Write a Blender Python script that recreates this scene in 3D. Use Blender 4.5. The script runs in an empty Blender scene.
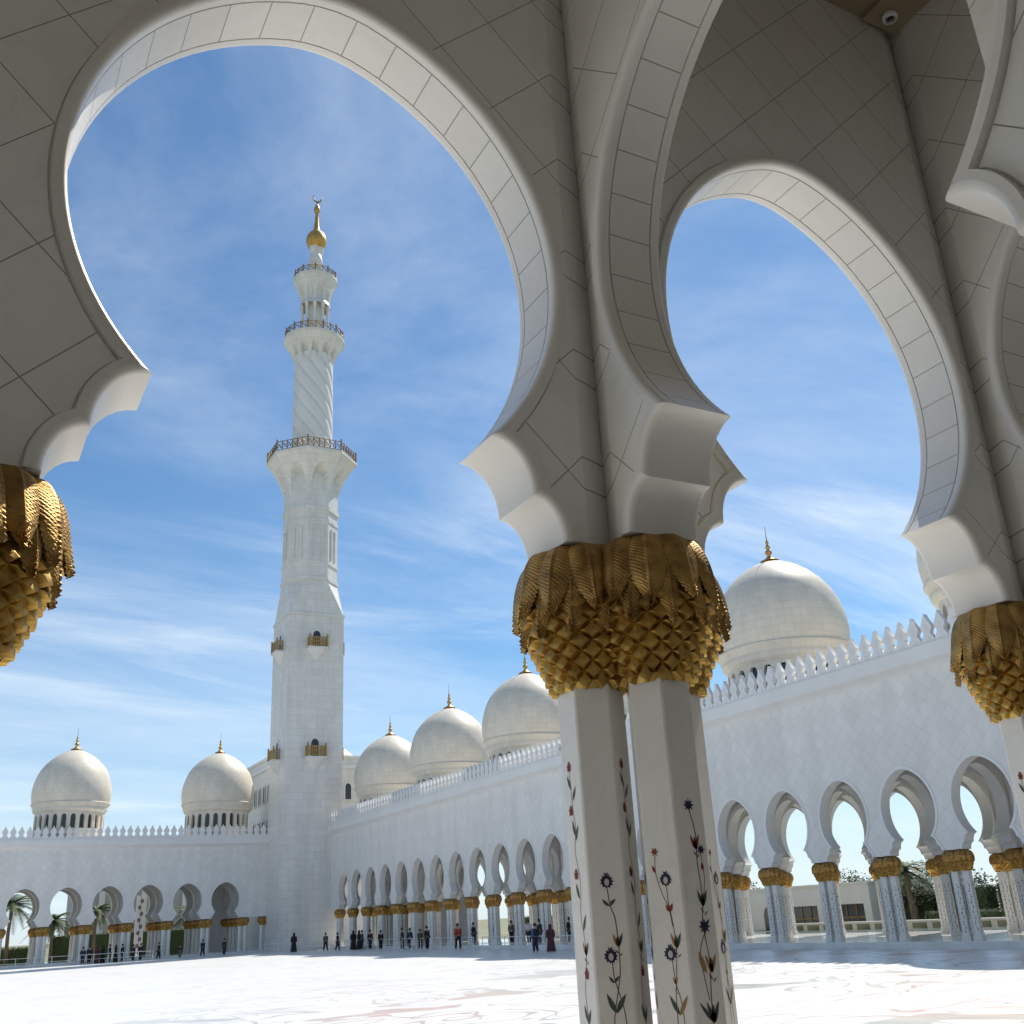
import bpy, bmesh, math, random
from math import sin, cos, pi, sqrt, radians, atan2
from mathutils import Vector, Matrix
random.seed(7)
sc = bpy.context.scene
COL = sc.collection
MOD = 4.37                       # arch module of every arcade (m)
T = .285                         # half thickness of an arch wall

# ------------------------------------------------------------------ helpers
class MB:
    """collects faces with metre UVs and material slots, then links ONE mesh object"""
    def __init__(s): s.v=[]; s.f=[]; s.uv=[]; s.m=[]; s.sm=[]
    def face(s, pts, uv=None, m=0, smooth=False):
        b=len(s.v); s.v += [tuple(p) for p in pts]
        s.f.append(tuple(range(b,b+len(pts)))); s.uv.append(uv or [(p[0]+p[1],p[2]) for p in pts]); s.m.append(m); s.sm.append(smooth)
    def grid(s, P, UV=None, m=0, smooth=True, flip=False):
        """P[i][j] points, shared vertices"""
        b=len(s.v); n=len(P); k=len(P[0])
        for r in P: s.v += [tuple(p) for p in r]
        for i in range(n-1):
            for j in range(k-1):
                q=[(i,j),(i,j+1),(i+1,j+1),(i+1,j)]
                if flip: q=q[::-1]
                s.f.append(tuple(b+a*k+c for a,c in q))
                s.uv.append([UV[a][c] if UV else (P[a][c][0],P[a][c][2]) for a,c in q]); s.m.append(m); s.sm.append(smooth)
    def box(s, x0,x1,y0,y1,z0,z1, m=0):
        for ax in range(3):
            for side in (0,1):
                lo=[x0,y0,z0]; hi=[x1,y1,z1]
                a,b=[i for i in range(3) if i!=ax]
                pts=[]; uv=[]
                for (i,j) in ((0,0),(1,0),(1,1),(0,1)):
                    p=[0,0,0]; p[ax]=(lo,hi)[side][ax]; p[a]=(lo,hi)[i][a]; p[b]=(lo,hi)[j][b]; pts.append(p); uv.append((p[a],p[b]))
                if (side==1)==(ax==1): pts=pts[::-1]; uv=uv[::-1]
                s.face(pts,uv,m)
    def lathe(s, prof, n=24, c=(0,0), m=0, smooth=True, a0=0, ucirc=None):
        P=[];UV=[]
        L=0;last=None
        for r,z in prof:
            if last: L+=sqrt((r-last[0])**2+(z-last[1])**2)
            last=(r,z)
            P.append([(c[0]+r*cos(a0+2*pi*k/n),c[1]+r*sin(a0+2*pi*k/n),z) for k in range(n+1)])
            R=ucirc or max(p[0] for p in prof)
            UV.append([(2*pi*k/n*R,L) for k in range(n+1)])
        s.grid(P,UV,m,smooth)
    def prism(s, poly, z0, z1, m=0, smooth=False):
        n=len(poly); per=0
        for i in range(n):
            a=poly[i]; b=poly[(i+1)%n]; d=sqrt((a[0]-b[0])**2+(a[1]-b[1])**2)
            s.face([(*a,z0),(*b,z0),(*b,z1),(*a,z1)],[(per,z0),(per+d,z0),(per+d,z1),(per,z1)],m,smooth); per+=d
        s.face([(*p,z1) for p in poly],[(p[0],p[1]) for p in poly],m)
        s.face([(*p,z0) for p in poly][::-1],[(p[0],p[1]) for p in poly][::-1],m)
    def tube(s, pts, r, n=6, m=0, smooth=True, taper=None):
        pts=[Vector(p) for p in pts]; P=[]
        for i,p in enumerate(pts):
            t=(pts[min(i+1,len(pts)-1)]-pts[max(i-1,0)]).normalized()
            u=t.cross(Vector((.13,.21,.97)))
            if u.length<1e-3: u=t.cross(Vector((1,0,0)))
            u.normalize(); w=t.cross(u); rr=r if taper is None else r*(1+(taper-1)*i/(len(pts)-1))
            P.append([tuple(p+u*rr*cos(2*pi*k/n)+w*rr*sin(2*pi*k/n)) for k in range(n+1)])
        s.grid(P,None,m,smooth)
    def mesh(s,name,mats):
        o=s.build(name,mats); me=o.data; bpy.data.objects.remove(o); return me
    def build(s, name, mats, parent=None, weld=False):
        me=bpy.data.meshes.new(name); me.from_pydata(s.v,[],s.f)
        if not isinstance(mats,(list,tuple)): mats=[mats]
        for q in mats: me.materials.append(q)
        uvl=me.uv_layers.new(name='UVMap')
        flat=[c for u in s.uv for c in u]
        uvl.data.foreach_set('uv',[x for c in flat for x in c])
        me.polygons.foreach_set('material_index',s.m); me.polygons.foreach_set('use_smooth',s.sm)
        me.update()
        if weld:
            b=bmesh.new(); b.from_mesh(me); bmesh.ops.remove_doubles(b,verts=b.verts,dist=1e-4); b.to_mesh(me); b.free()
        o=bpy.data.objects.new(name,me); COL.objects.link(o)
        if parent: o.parent=parent
        return o
def empty(name, loc=(0,0,0), rz=0):
    o=bpy.data.objects.new(name,None); COL.objects.link(o); o.location=loc; o.rotation_euler=(0,0,rz); o.empty_display_size=.3; return o
def tag(o,label=None,cat=None,group=None,kind=None):
    if label: o['label']=label
    if cat: o['category']=cat
    if group: o['group']=group
    if kind: o['kind']=kind
    return o
def kids(o): return [c for c in o.children]
def copy_tree(o,parent=None):
    c=o.copy(); COL.objects.link(c)
    if parent: c.parent=parent
    for ch in kids(o): copy_tree(ch,c)
    return c

# ------------------------------------------------------------------ materials
def mat(name,col=(.8,.8,.8),rough=.5,metal=0,spec=.5):
    m=bpy.data.materials.new(name); m.use_nodes=True
    b=m.node_tree.nodes['Principled BSDF']
    b.inputs['Base Color'].default_value=(*col,1); b.inputs['Roughness'].default_value=rough; b.inputs['Metallic'].default_value=metal
    b.inputs['Specular IOR Level'].default_value=spec
    return m
def noise_mix(m,c1,c2,scale=4,detail=6,lo=.35,hi=.65,coord='Object',stretch=(1,1,1),rough=None,bump=0):
    nt=m.node_tree; b=nt.nodes['Principled BSDF']
    tc=nt.nodes.new('ShaderNodeTexCoord'); mp=nt.nodes.new('ShaderNodeMapping'); mp.inputs['Scale'].default_value=stretch
    n=nt.nodes.new('ShaderNodeTexNoise'); n.inputs['Scale'].default_value=scale; n.inputs['Detail'].default_value=detail
    r=nt.nodes.new('ShaderNodeMapRange'); r.inputs['From Min'].default_value=lo; r.inputs['From Max'].default_value=hi
    mx=nt.nodes.new('ShaderNodeMix'); mx.data_type='RGBA'; mx.inputs['A'].default_value=(*c1,1); mx.inputs['B'].default_value=(*c2,1)
    L=nt.links.new
    L(tc.outputs[coord],mp.inputs[0]); L(mp.outputs[0],n.inputs['Vector']); L(n.outputs['Fac'],r.inputs['Value']); L(r.outputs[0],mx.inputs['Factor']); L(mx.outputs['Result'],b.inputs['Base Color'])
    if bump:
        bp=nt.nodes.new('ShaderNodeBump'); bp.inputs['Strength'].default_value=bump; bp.inputs['Distance'].default_value=.02; L(n.outputs['Fac'],bp.inputs['Height']); L(bp.outputs[0],b.inputs['Normal'])
    return mx
def veins(nt,col,amt,scale=1.3):
    """thin grey-gold marble veins multiplied over a colour"""
    L=nt.links.new; tc=nt.nodes.new('ShaderNodeTexCoord'); n=nt.nodes.new('ShaderNodeTexNoise'); n.inputs['Scale'].default_value=scale; n.inputs['Detail'].default_value=9; n.inputs['Roughness'].default_value=.55; n.inputs['Distortion'].default_value=1.3
    a=nt.nodes.new('ShaderNodeMath'); a.operation='SUBTRACT'; a.inputs[1].default_value=.5; c=nt.nodes.new('ShaderNodeMath'); c.operation='ABSOLUTE'
    r=nt.nodes.new('ShaderNodeMapRange'); r.inputs['From Min'].default_value=0; r.inputs['From Max'].default_value=.045; r.inputs['To Min'].default_value=amt; r.inputs['To Max'].default_value=0
    m2=nt.nodes.new('ShaderNodeTexNoise'); m2.inputs['Scale'].default_value=scale*.6; m2.inputs['Detail'].default_value=2
    k=nt.nodes.new('ShaderNodeMath'); k.operation='MULTIPLY'
    mx=nt.nodes.new('ShaderNodeMix'); mx.data_type='RGBA'; mx.blend_type='MULTIPLY'; mx.inputs['B'].default_value=(.50,.45,.38,1)
    L(tc.outputs['Object'],n.inputs['Vector']); L(tc.outputs['Object'],m2.inputs['Vector']); L(n.outputs['Fac'],a.inputs[0]); L(a.outputs[0],c.inputs[0]); L(c.outputs[0],r.inputs['Value']); L(r.outputs[0],k.inputs[0]); L(m2.outputs['Fac'],k.inputs[1])
    L(col,mx.inputs['A']); L(k.outputs[0],mx.inputs['Factor']); return mx.outputs['Result']
def tile_mat(name,c1,c2,mortar,w,h,ms,rot=0,loc=(0,0,0),offset=.5,rough=.4,stain=.06,bump=.25,vein=.0,streak=1.0):
    """marble slabs laid in courses; UVs are in metres"""
    m=mat(name,c1,rough); nt=m.node_tree; b=nt.nodes['Principled BSDF']; L=nt.links.new
    uv=nt.nodes.new('ShaderNodeUVMap'); mp=nt.nodes.new('ShaderNodeMapping'); mp.inputs['Rotation'].default_value=(0,0,rot); mp.inputs['Location'].default_value=loc
    br=nt.nodes.new('ShaderNodeTexBrick'); br.offset=offset; br.squash=1
    br.inputs['Color1'].default_value=(*c1,1); br.inputs['Color2'].default_value=(*c2,1); br.inputs['Mortar'].default_value=(*mortar,1)
    br.inputs['Scale'].default_value=1; br.inputs['Mortar Size'].default_value=ms; br.inputs['Mortar Smooth'].default_value=.15; br.inputs['Bias'].default_value=0
    br.inputs['Brick Width'].default_value=w; br.inputs['Row Height'].default_value=h
    tc=nt.nodes.new('ShaderNodeTexCoord'); sm=nt.nodes.new('ShaderNodeMapping'); sm.inputs['Scale'].default_value=(1,1,streak); n=nt.nodes.new('ShaderNodeTexNoise'); n.inputs['Scale'].default_value=.9; n.inputs['Detail'].default_value=8; n.inputs['Roughness'].default_value=.6
    L(tc.outputs['Object'],sm.inputs[0])
    r=nt.nodes.new('ShaderNodeMapRange'); r.inputs['From Min'].default_value=.3; r.inputs['From Max'].default_value=.7; r.inputs['To Min'].default_value=1-stain; r.inputs['To Max'].default_value=1+stain*.5
    mul=nt.nodes.new('ShaderNodeVectorMath'); mul.operation='SCALE'
    L(uv.outputs[0],mp.inputs[0]); L(mp.outputs[0],br.inputs['Vector']); L(sm.outputs[0],n.inputs['Vector']); L(n.outputs['Fac'],r.inputs['Value'])
    L(br.outputs['Color'],mul.inputs[0]); L(r.outputs[0],mul.inputs['Scale'])
    if vein: L(veins(nt,mul.outputs[0],vein),b.inputs['Base Color'])
    else: L(mul.outputs[0],b.inputs['Base Color'])
    if bump:
        bp=nt.nodes.new('ShaderNodeBump'); bp.invert=True; bp.inputs['Strength'].default_value=bump; bp.inputs['Distance'].default_value=.006
        L(br.outputs['Fac'],bp.inputs['Height']); L(bp.outputs[0],b.inputs['Normal'])
    return m
R45=pi/4
M={}
M['wall_near']=tile_mat('marble_diagonal_slabs',(.79,.78,.74),(.76,.75,.71),(.26,.25,.225),.608,.608,.0042,R45,(.213,-.156,0),0,.42,.08,.25,.12)
M['soffit']=tile_mat('marble_voussoirs',(.74,.72,.675),(.70,.68,.635),(.30,.28,.25),.33,4.0,.005,0,(0,2.0,0),.5,.38,.07,.25,.10)
M['plain']=mat('marble_plain',(.7,.68,.64),.36); noise_mix(M['plain'],(.74,.72,.675),(.685,.665,.62),1.6,8,.3,.75)
M['column']=mat('column_marble',(.76,.74,.69),.28); cmx=noise_mix(M['column'],(.76,.74,.69),(.70,.68,.63),2.2,9,.3,.8)
M['column'].node_tree.links.new(veins(M['column'].node_tree,cmx.outputs['Result'],.16,1.8),M['column'].node_tree.nodes['Principled BSDF'].inputs['Base Color'])
M['wall_far']=tile_mat('facade_marble',(.77,.745,.695),(.715,.69,.645),(.60,.58,.55),.608,.608,.010,R45,(.213,-.156,0),0,.4,.10,.1,0,.22)
M['trim_far']=mat('cornice_marble',(.78,.78,.77),.45); noise_mix(M['trim_far'],(.76,.745,.715),(.68,.665,.64),.7,8,.3,.8,stretch=(1,1,.3))
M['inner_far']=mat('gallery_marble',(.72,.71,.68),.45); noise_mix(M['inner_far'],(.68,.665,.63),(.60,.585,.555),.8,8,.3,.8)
M['minaret']=tile_mat('minaret_marble',(.75,.725,.675),(.69,.67,.622),(.55,.53,.50),1.5,.85,.017,0,(0,0,0),.5,.45,.12,.15,0,.2)
M['dome']=tile_mat('dome_marble',(.72,.66,.55),(.68,.62,.515),(.57,.52,.43),.95,.5,.014,0,(0,0,0),.5,.5,.12,.1,0,.4)
M['gold']=mat('gilded_metal',(.62,.42,.13),.5,1); noise_mix(M['gold'],(.60,.405,.12),(.34,.21,.06),7,7,.3,.7,bump=.10)
M['frond']=mat('gilded_frond',(.5,.33,.13),.52,1); noise_mix(M['frond'],(.50,.32,.11),(.24,.14,.05),9,7,.3,.7,bump=.12)
M['gold_far']=mat('gold_leaf',(.62,.38,.10),.45,.75); noise_mix(M['gold_far'],(.72,.45,.12),(.42,.23,.06),6,5)
M['gold_dull']=mat('dull_gilding',(.40,.25,.08),.5,.6); M['frond_far']=mat('gilded_frond_leaf',(.4,.23,.07),.5,.75); noise_mix(M['frond_far'],(.50,.29,.08),(.24,.12,.035),9,5); M['bronze']=mat('bronze_railing',(.30,.20,.09),.5,.6)
M['ceiling']=mat('gallery_ceiling',(.42,.30,.17),.6); noise_mix(M['ceiling'],(.40,.32,.21),(.32,.25,.165),1.4,6)
M['glass']=mat('dark_window_glass',(.03,.035,.04),.12)
M['white']=mat('white_paint',(.78,.78,.76),.4)
M['dark']=mat('dark_metal',(.05,.05,.05),.5)
for k,c in dict(stem=(.16,.07,.05),leaf=(.065,.08,.06),red=(.24,.035,.03),blue=(.02,.022,.06),orange=(.42,.19,.06),yellow=(.30,.19,.07),pale=(.50,.48,.45)).items():
    M['in_'+k]=mat('inlay_'+k,c,.5,0,.3)
INL=[M['in_'+k] for k in ('stem','leaf','red','blue','orange','yellow','pale')]
M['inlay_far']=mat('inlay_dark_stone',(.16,.145,.15),.4)

# ------------------------------------------------------------------ arch profile (pier tops at z 2.30)
def half_profile(n_up=18,n_lo=10,n_lobe=6,lobes=True):
    P=[]
    if True:
        P.append((1.60,2.30))
        for k in range(n_lobe+1):           # lower scallop
            a=pi/2*k/n_lobe; P.append((1.385+.215*cos(a),2.30+.31*sin(a)))
        for k in range(n_lobe+1):           # upper scallop
            a=pi/2*k/n_lobe; P.append((1.09+.295*cos(a),2.61+.39*sin(a)))
    P=P[1:]
    cx,r=-.224,1.884
    a0=-math.asin(1.35/r)
    for k in range(1,n_lo+1):
        a=a0*(1-k/n_lo); P.append((cx+r*cos(a),4.35+r*sin(a)))
    cx,r=-.36,2.02; a1=math.acos(.36/r)
    for k in range(1,n_up+1):
        a=a1*k/n_up; P.append((cx+r*cos(a),4.35+r*sin(a)))
    Q=[]
    for p in P:                              # drop doubled points
        if not Q or abs(p[0]-Q[-1][0])+abs(p[1]-Q[-1][1])>1e-5: Q.append(p)
    return Q
def full_profile(**k):
    h=half_profile(**k); z3=4.35+sqrt(2.02**2-.66**2)
    h=[(x,z if (x>.3 or z<5) else z3+.346*.3/2*(1-(x/.3)**2)) for x,z in h]; h[-1]=(0.0,h[-1][1])
    return [(-x,z) for x,z in h]+h[-2::-1]   # left foot -> apex -> right foot
def chains(P):
    n=len(P); out=[]; st=0
    for i in range(1,n-1):
        a=(P[i][0]-P[i-1][0],P[i][1]-P[i-1][1]); b=(P[i+1][0]-P[i][0],P[i+1][1]-P[i][1])
        ca=(a[0]*b[0]+a[1]*b[1])/(sqrt(a[0]**2+a[1]**2)*sqrt(b[0]**2+b[1]**2))
        if ca<.6 and i!=n//2: out.append((st,i)); st=i
    out.append((st,n-1)); return out
def offset(P,d):
    """push the profile into the masonry by d: each scallop on its own, trimmed where neighbours meet"""
    if d<1e-6: return list(P)
    def nrm(a,b):
        dx,dz=b[0]-a[0],b[1]-a[1]; l=sqrt(dx*dx+dz*dz); return (-dz/l,dx/l)
    C=[]
    for a,b in chains(P):
        Q=[]
        for i in range(a,b+1):
            m=nrm(P[max(a,i-1)],P[max(a,i-1)+1]) if i>a else nrm(P[a],P[a+1]); q=nrm(P[i],P[i+1]) if i<b else m
            N=(m[0]+q[0],m[1]+q[1]); l=sqrt(N[0]**2+N[1]**2); N=(N[0]/l,N[1]/l); k=1/max(.5,N[0]*m[0]+N[1]*m[1])
            Q.append((P[i][0]+N[0]*d*k,P[i][1]+N[1]*d*k))
        C.append(Q)
    lo=[0.0]*len(C); hi=[len(c)-1.0 for c in C]; meet=[None]*len(C)
    for c in range(len(C)-1):
        A,B=C[c],C[c+1]; best=None
        for i in range(len(A)-1):
            for j in range(len(B)-1):
                (x1,y1),(x2,y2),(x3,y3),(x4,y4)=A[i],A[i+1],B[j],B[j+1]
                den=(x2-x1)*(y4-y3)-(y2-y1)*(x4-x3)
                if abs(den)<1e-12: continue
                t=((x3-x1)*(y4-y3)-(y3-y1)*(x4-x3))/den; u=((x3-x1)*(y2-y1)-(y3-y1)*(x2-x1))/den
                if -1e-6<=t<=1+1e-6 and -1e-6<=u<=1+1e-6: best=(i+t,j+u)
        if best: hi[c],lo[c+1]=best
        else:
            m=((A[-1][0]+B[0][0])/2,(A[-1][1]+B[0][1])/2); A[-1]=m; B[0]=m
    out=[]
    for c,Q in enumerate(C):
        n=len(Q)
        for i in range(n):
            if c and i==0: continue
            f=lo[c]+(hi[c]-lo[c])*i/(n-1); k=min(int(f),n-2); t=f-k
            out.append((Q[k][0]+(Q[k+1][0]-Q[k][0])*t,Q[k][1]+(Q[k+1][1]-Q[k][1])*t))
    return out
PROF=full_profile(n_up=22,n_lo=14,n_lobe=8); PROF_LO=full_profile(n_up=9,n_lo=6,n_lobe=4)

def arch_bay(mb,x0=0,y0=0,top=8.87,rot=0,fine=False,notch=(False,False),m_face=(0,0),m_soff=1,m_plain=2,half=MOD/2,ring=True,t=T,zb=2.30,ends=(True,True)):
    """one bay of arch wall: faces, rounded rims with a band, voussoired soffit. rot 1 = runs along local y"""
    def TR(p):
        x,y,z=p
        return (x0+x,y0+y,z) if not rot else (x0-y,y0+x,z)
    P=PROF if fine else PROF_LO
    n=len(P); mid=n//2
    arc=[0]*n
    for i in range(1,n): arc[i]=arc[i-1]+sqrt((P[i][0]-P[i-1][0])**2+(P[i][1]-P[i-1][1])**2)
    arc=[a-arc[mid] for a in arc]
    r=.045 if fine else .0
    TF=t-.042                                 # wall field stands back from the rim
    # soffit, split at the scallops so cusps stay sharp
    segs=[]; start=0
    for i in range(1,n-1):
        a=(P[i][0]-P[i-1][0],P[i][1]-P[i-1][1]); b=(P[i+1][0]-P[i][0],P[i+1][1]-P[i][1])
        ca=(a[0]*b[0]+a[1]*b[1])/(sqrt(a[0]**2+a[1]**2)*sqrt(b[0]**2+b[1]**2))
        if ca<.6 and i!=mid: segs.append((start,i)); start=i
    segs.append((start,n-1))
    big=max(segs,key=lambda s:s[1]-s[0])
    for (a,b) in segs:
        ys=[-t+r,t-r]
        if fine and (a,b)==big:              # two rims with shadow gaps, voussoirs between
            G=[offset(P,.016)]
            def strip(c,m,sm=True): mb.grid([[TR((Q[i][0],y,Q[i][1])) for Q,y in c] for i in range(a,b+1)],[[(arc[i],y) for Q,y in c] for i in range(a,b+1)],m,sm)
            g=.178; e=.190
            strip([(P,-t+r),(P,-e)],m_plain); strip([(P,-g),(P,g)],m_soff); strip([(P,e),(P,t-r)],m_plain)
            for q,w in ((-e,-g),(g,e)):
                strip([(P,q),(G[0],q+.0005)],m_plain); strip([(G[0],q+.0005),(G[0],w-.0005)],m_plain); strip([(G[0],w-.0005),(P,w)],m_plain)
        else:
            mb.grid([[TR((P[i][0],y,P[i][1])) for y in ys] for i in range(a,b+1)],[[(arc[i],y) for y in ys] for i in range(a,b+1)],m_soff if (a,b)==big else m_plain,True)
    for side in (-1,1):
        no=notch[0 if side<0 else 1]
        Y=side*t
        if fine:
            rings=[(0,t-r)]+[(r*(1-cos(a)),t-r+r*sin(a)) for a in (pi/8,pi/4,3*pi/8)]+[(r,t)]
            O=[[TR((q[0],side*y,q[1])) for q in offset(P,d)] for d,y in rings]
            for (a,b) in segs: mb.grid([row[a:b+1] for row in O],None,m_plain,True,flip=side<0)
            g=[(r,t),(.092,t),(.096,t-.055),(.108,t-.055),(.110,TF)]
            O=[(offset(P,d),y) for d,y in g]
            for (A,ya),(B,yb) in zip(O[:-1],O[1:]):
                for i in range(n-1):
                    q=[(A[i][0],side*ya,A[i][1]),(A[i+1][0],side*ya,A[i+1][1]),(B[i+1][0],side*yb,B[i+1][1]),(B[i][0],side*yb,B[i][1])]
                    if side<0: q=q[::-1]
                    mb.face([TR(p) for p in q],[(p[0],p[2]) for p in q],m_plain)
            E=offset(P,.110); Y=side*TF
        elif ring:
            O=[(P,t),(P,t+.03),(offset(P,.15),t+.03),(offset(P,.15),t)]
            for (A,ya),(B,yb) in zip(O[:-1],O[1:]):
                for i in range(n-1):
                    q=[(A[i][0],side*ya,A[i][1]),(A[i+1][0],side*ya,A[i+1][1]),(B[i+1][0],side*yb,B[i+1][1]),(B[i][0],side*yb,B[i][1])]
                    if side<0: q=q[::-1]
                    mb.face([TR(p) for p in q],[(p[0],p[2]) for p in q],m_plain)
            E=offset(P,.15)
        else: E=P
        exl=1.80 if (no and ends[0]) else half; exr=1.80 if (no and ends[1]) else half
        # tessellated as two halves through the apex
        L=[(-exl,zb)]+[tuple(e) for e in E[:mid+1]]+[(0,top),(-exl,top)]
        Rr=[(0,top)]+[tuple(e) for e in E[mid:]]+[(exr,zb),(exr,top)]
        for poly in (L,Rr):
            q=[(x,Y,z) for x,z in poly]
            if side>0: q=q[::-1]
            mb.face([TR(p) for p in q],[(p[0],p[2]) for p in q],m_face[0 if side<0 else 1])
        if no:
            for s in [q for q in (-1,1) if ends[0 if q<0 else 1]]:
                K=5; pts=[]
                for k in range(K+1):
                    u=k/K; x=1.80+(half-.15-1.80)*u; y=TF-(TF-.15)*(u**1.15)
                    pts.append((s*x,side*y))
                g=[[TR((x,y,z)) for z in (zb,top)] for x,y in pts]
                mb.grid(g,[[(s*1.80,z) for z in (zb,top)] for _ in pts],m_face[0 if side<0 else 1],True,flip=(s*side<0))
    for s in (-1,1):
        pl=[(s*1.60,-t,zb),(s*half,-t,zb),(s*half,t,zb),(s*1.60,t,zb)]
        if notch[0] and notch[1]: pl=[(s*1.60,-t,zb),(s*1.80,-t,zb),(s*(half-.15),-.15,zb),(s*(half-.15),.15,zb),(s*1.80,t,zb),(s*1.60,t,zb)]
        mb.face([TR(p) for p in pl],None,m_plain)

# ------------------------------------------------------------------ columns
HEXR=.22
QC=[(-.317,0),(0,-.317),(.317,0),(0,.317)]     # shafts of a cluster; outer rows lack the outward one
CAP_R=[(.205,1.345),(.27,1.48),(.335,1.63),(.385,1.78),(.405,1.92),(.405,2.05),(.375,2.18),(.30,2.285)]
def core_r(z):
    for (r0,z0),(r1,z1) in zip(CAP_R[:-1],CAP_R[1:]):
        if z<=z1: return r0+(r1-r0)*max(0,(z-z0))/(z1-z0)
    return CAP_R[-1][0]
def capital_near():
    mb=MB(); mb.lathe(CAP_R,32,m=0)
    n=14; rows=9; dz=.060
    for i in range(rows):
        zc=1.365+i*dz+.03
        for k in range(n):
            a=2*pi*(k+.5*(i%2))/n; da=pi/n
            def pt(aa,z,dr): 
                r=core_r(z)+dr; return (r*cos(aa),r*sin(aa),z)
            jit=random.uniform(-.006,.006)
            Tp,Bt,Lf,Rt=pt(a,zc+dz*1.02,.004),pt(a,zc-dz*1.02,.004),pt(a-da,zc,.004),pt(a+da,zc,.004)
            q=.66; zz=zc-dz*.12
            ring=[]; RIM=[Tp,Rt,Bt,Lf]
            for h in range(12):                       # softened lozenge, lip standing out at the bottom
                an=2*pi*h/12; ca,sa=sin(an),cos(an); e=1/(abs(ca)**1.25+abs(sa)**1.25)**(1/1.25)
                ring.append(pt(a+da*q*ca*e,zz+dz*q*sa*e,.040-.020*sa+jit))
            top=pt(a,zz-dz*.05,.047+jit)
            outer=[]
            for h in range(12):
                an=2*pi*h/12; ca,sa=sin(an),cos(an); e=1/(abs(ca)+abs(sa)); outer.append(pt(a+da*ca*e,zc+dz*sa*e,.003))
            for h in range(12):
                g=(h+1)%12
                mb.face([outer[g],outer[h],ring[h],ring[g]],m=0); mb.face([ring[g],ring[h],top],m=0)
    def frond(a,path,W,NL,lean):
        K=96; S=14
        P=[]
        for i in range(K+1):
            t=i/K
            # quadratic bezier chain through the four path points
            p0,p1,p2,p3=[Vector(q) for q in path]
            c=p0*(1-t)**3+p1*3*t*(1-t)**2+p2*3*t*t*(1-t)+p3*t**3
            w=W*(.55+.45*min(1,t/.40)**.8)*(1-max(0,(t-.52)/.48)**2.1*.92)
            row=[]
            for j in range(S+1):
                s=-1+2*j/S
                ph=(t*NL-abs(s)*3.4)%1.0
                d=.0075*(ph if ph<.75 else (1-ph)*3)*(abs(s)>.08)+.012*max(0,1-abs(s)/.11)
                ww=w*(1+.16*(ph-.5)*(abs(s)>.95))
                rr=c.x-.034*s*s+d+.006*sin(t*6+a*5)
                aa=a+(s*ww+lean*t*t)/c.x; rr+=.012*max(0,t-.75)*4*((ph<.5)-.3)
                row.append((rr*cos(aa),rr*sin(aa),c.y-.02*abs(s)*t))
            P.append(row)
        mb.grid(P,None,1,False)
    nf=11
    for k in range(nf):
        a=2*pi*(k+.5)/nf
        frond(a,[(.33,2.27),(.43,2.16),(.425,1.95),(.445+random.uniform(-.01,.02),1.70+random.uniform(-.025,.02))],.112,22,random.uniform(-.03,.03))
    for k in range(nf):
        a=2*pi*k/nf
        frond(a,[(.25,2.30),(.43,2.33),(.462,2.08),(.478+random.uniform(-.01,.02),1.815+random.uniform(-.03,.03))],.150,26,random.uniform(-.03,.03))
    return mb
def shaft(zb,zt,base=True):
    mb=MB(); R=HEXR
    def hx(R,bev=.008):
        P=[]
        for k in range(6):
            a=pi/6+pi/3*k
            for e in (-1,1): P.append((R*cos(a)-e*bev*sin(a)*1.0-bev*.5*cos(a),R*sin(a)+e*bev*cos(a)-bev*.5*sin(a)))
        return P
    mb.prism(hx(R),zb,zt)
    if base:
        mb.prism(hx(R+.07),zb,zb+.16); mb.prism(hx(R+.035),zb+.16,zb+.30)
    return mb
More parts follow.
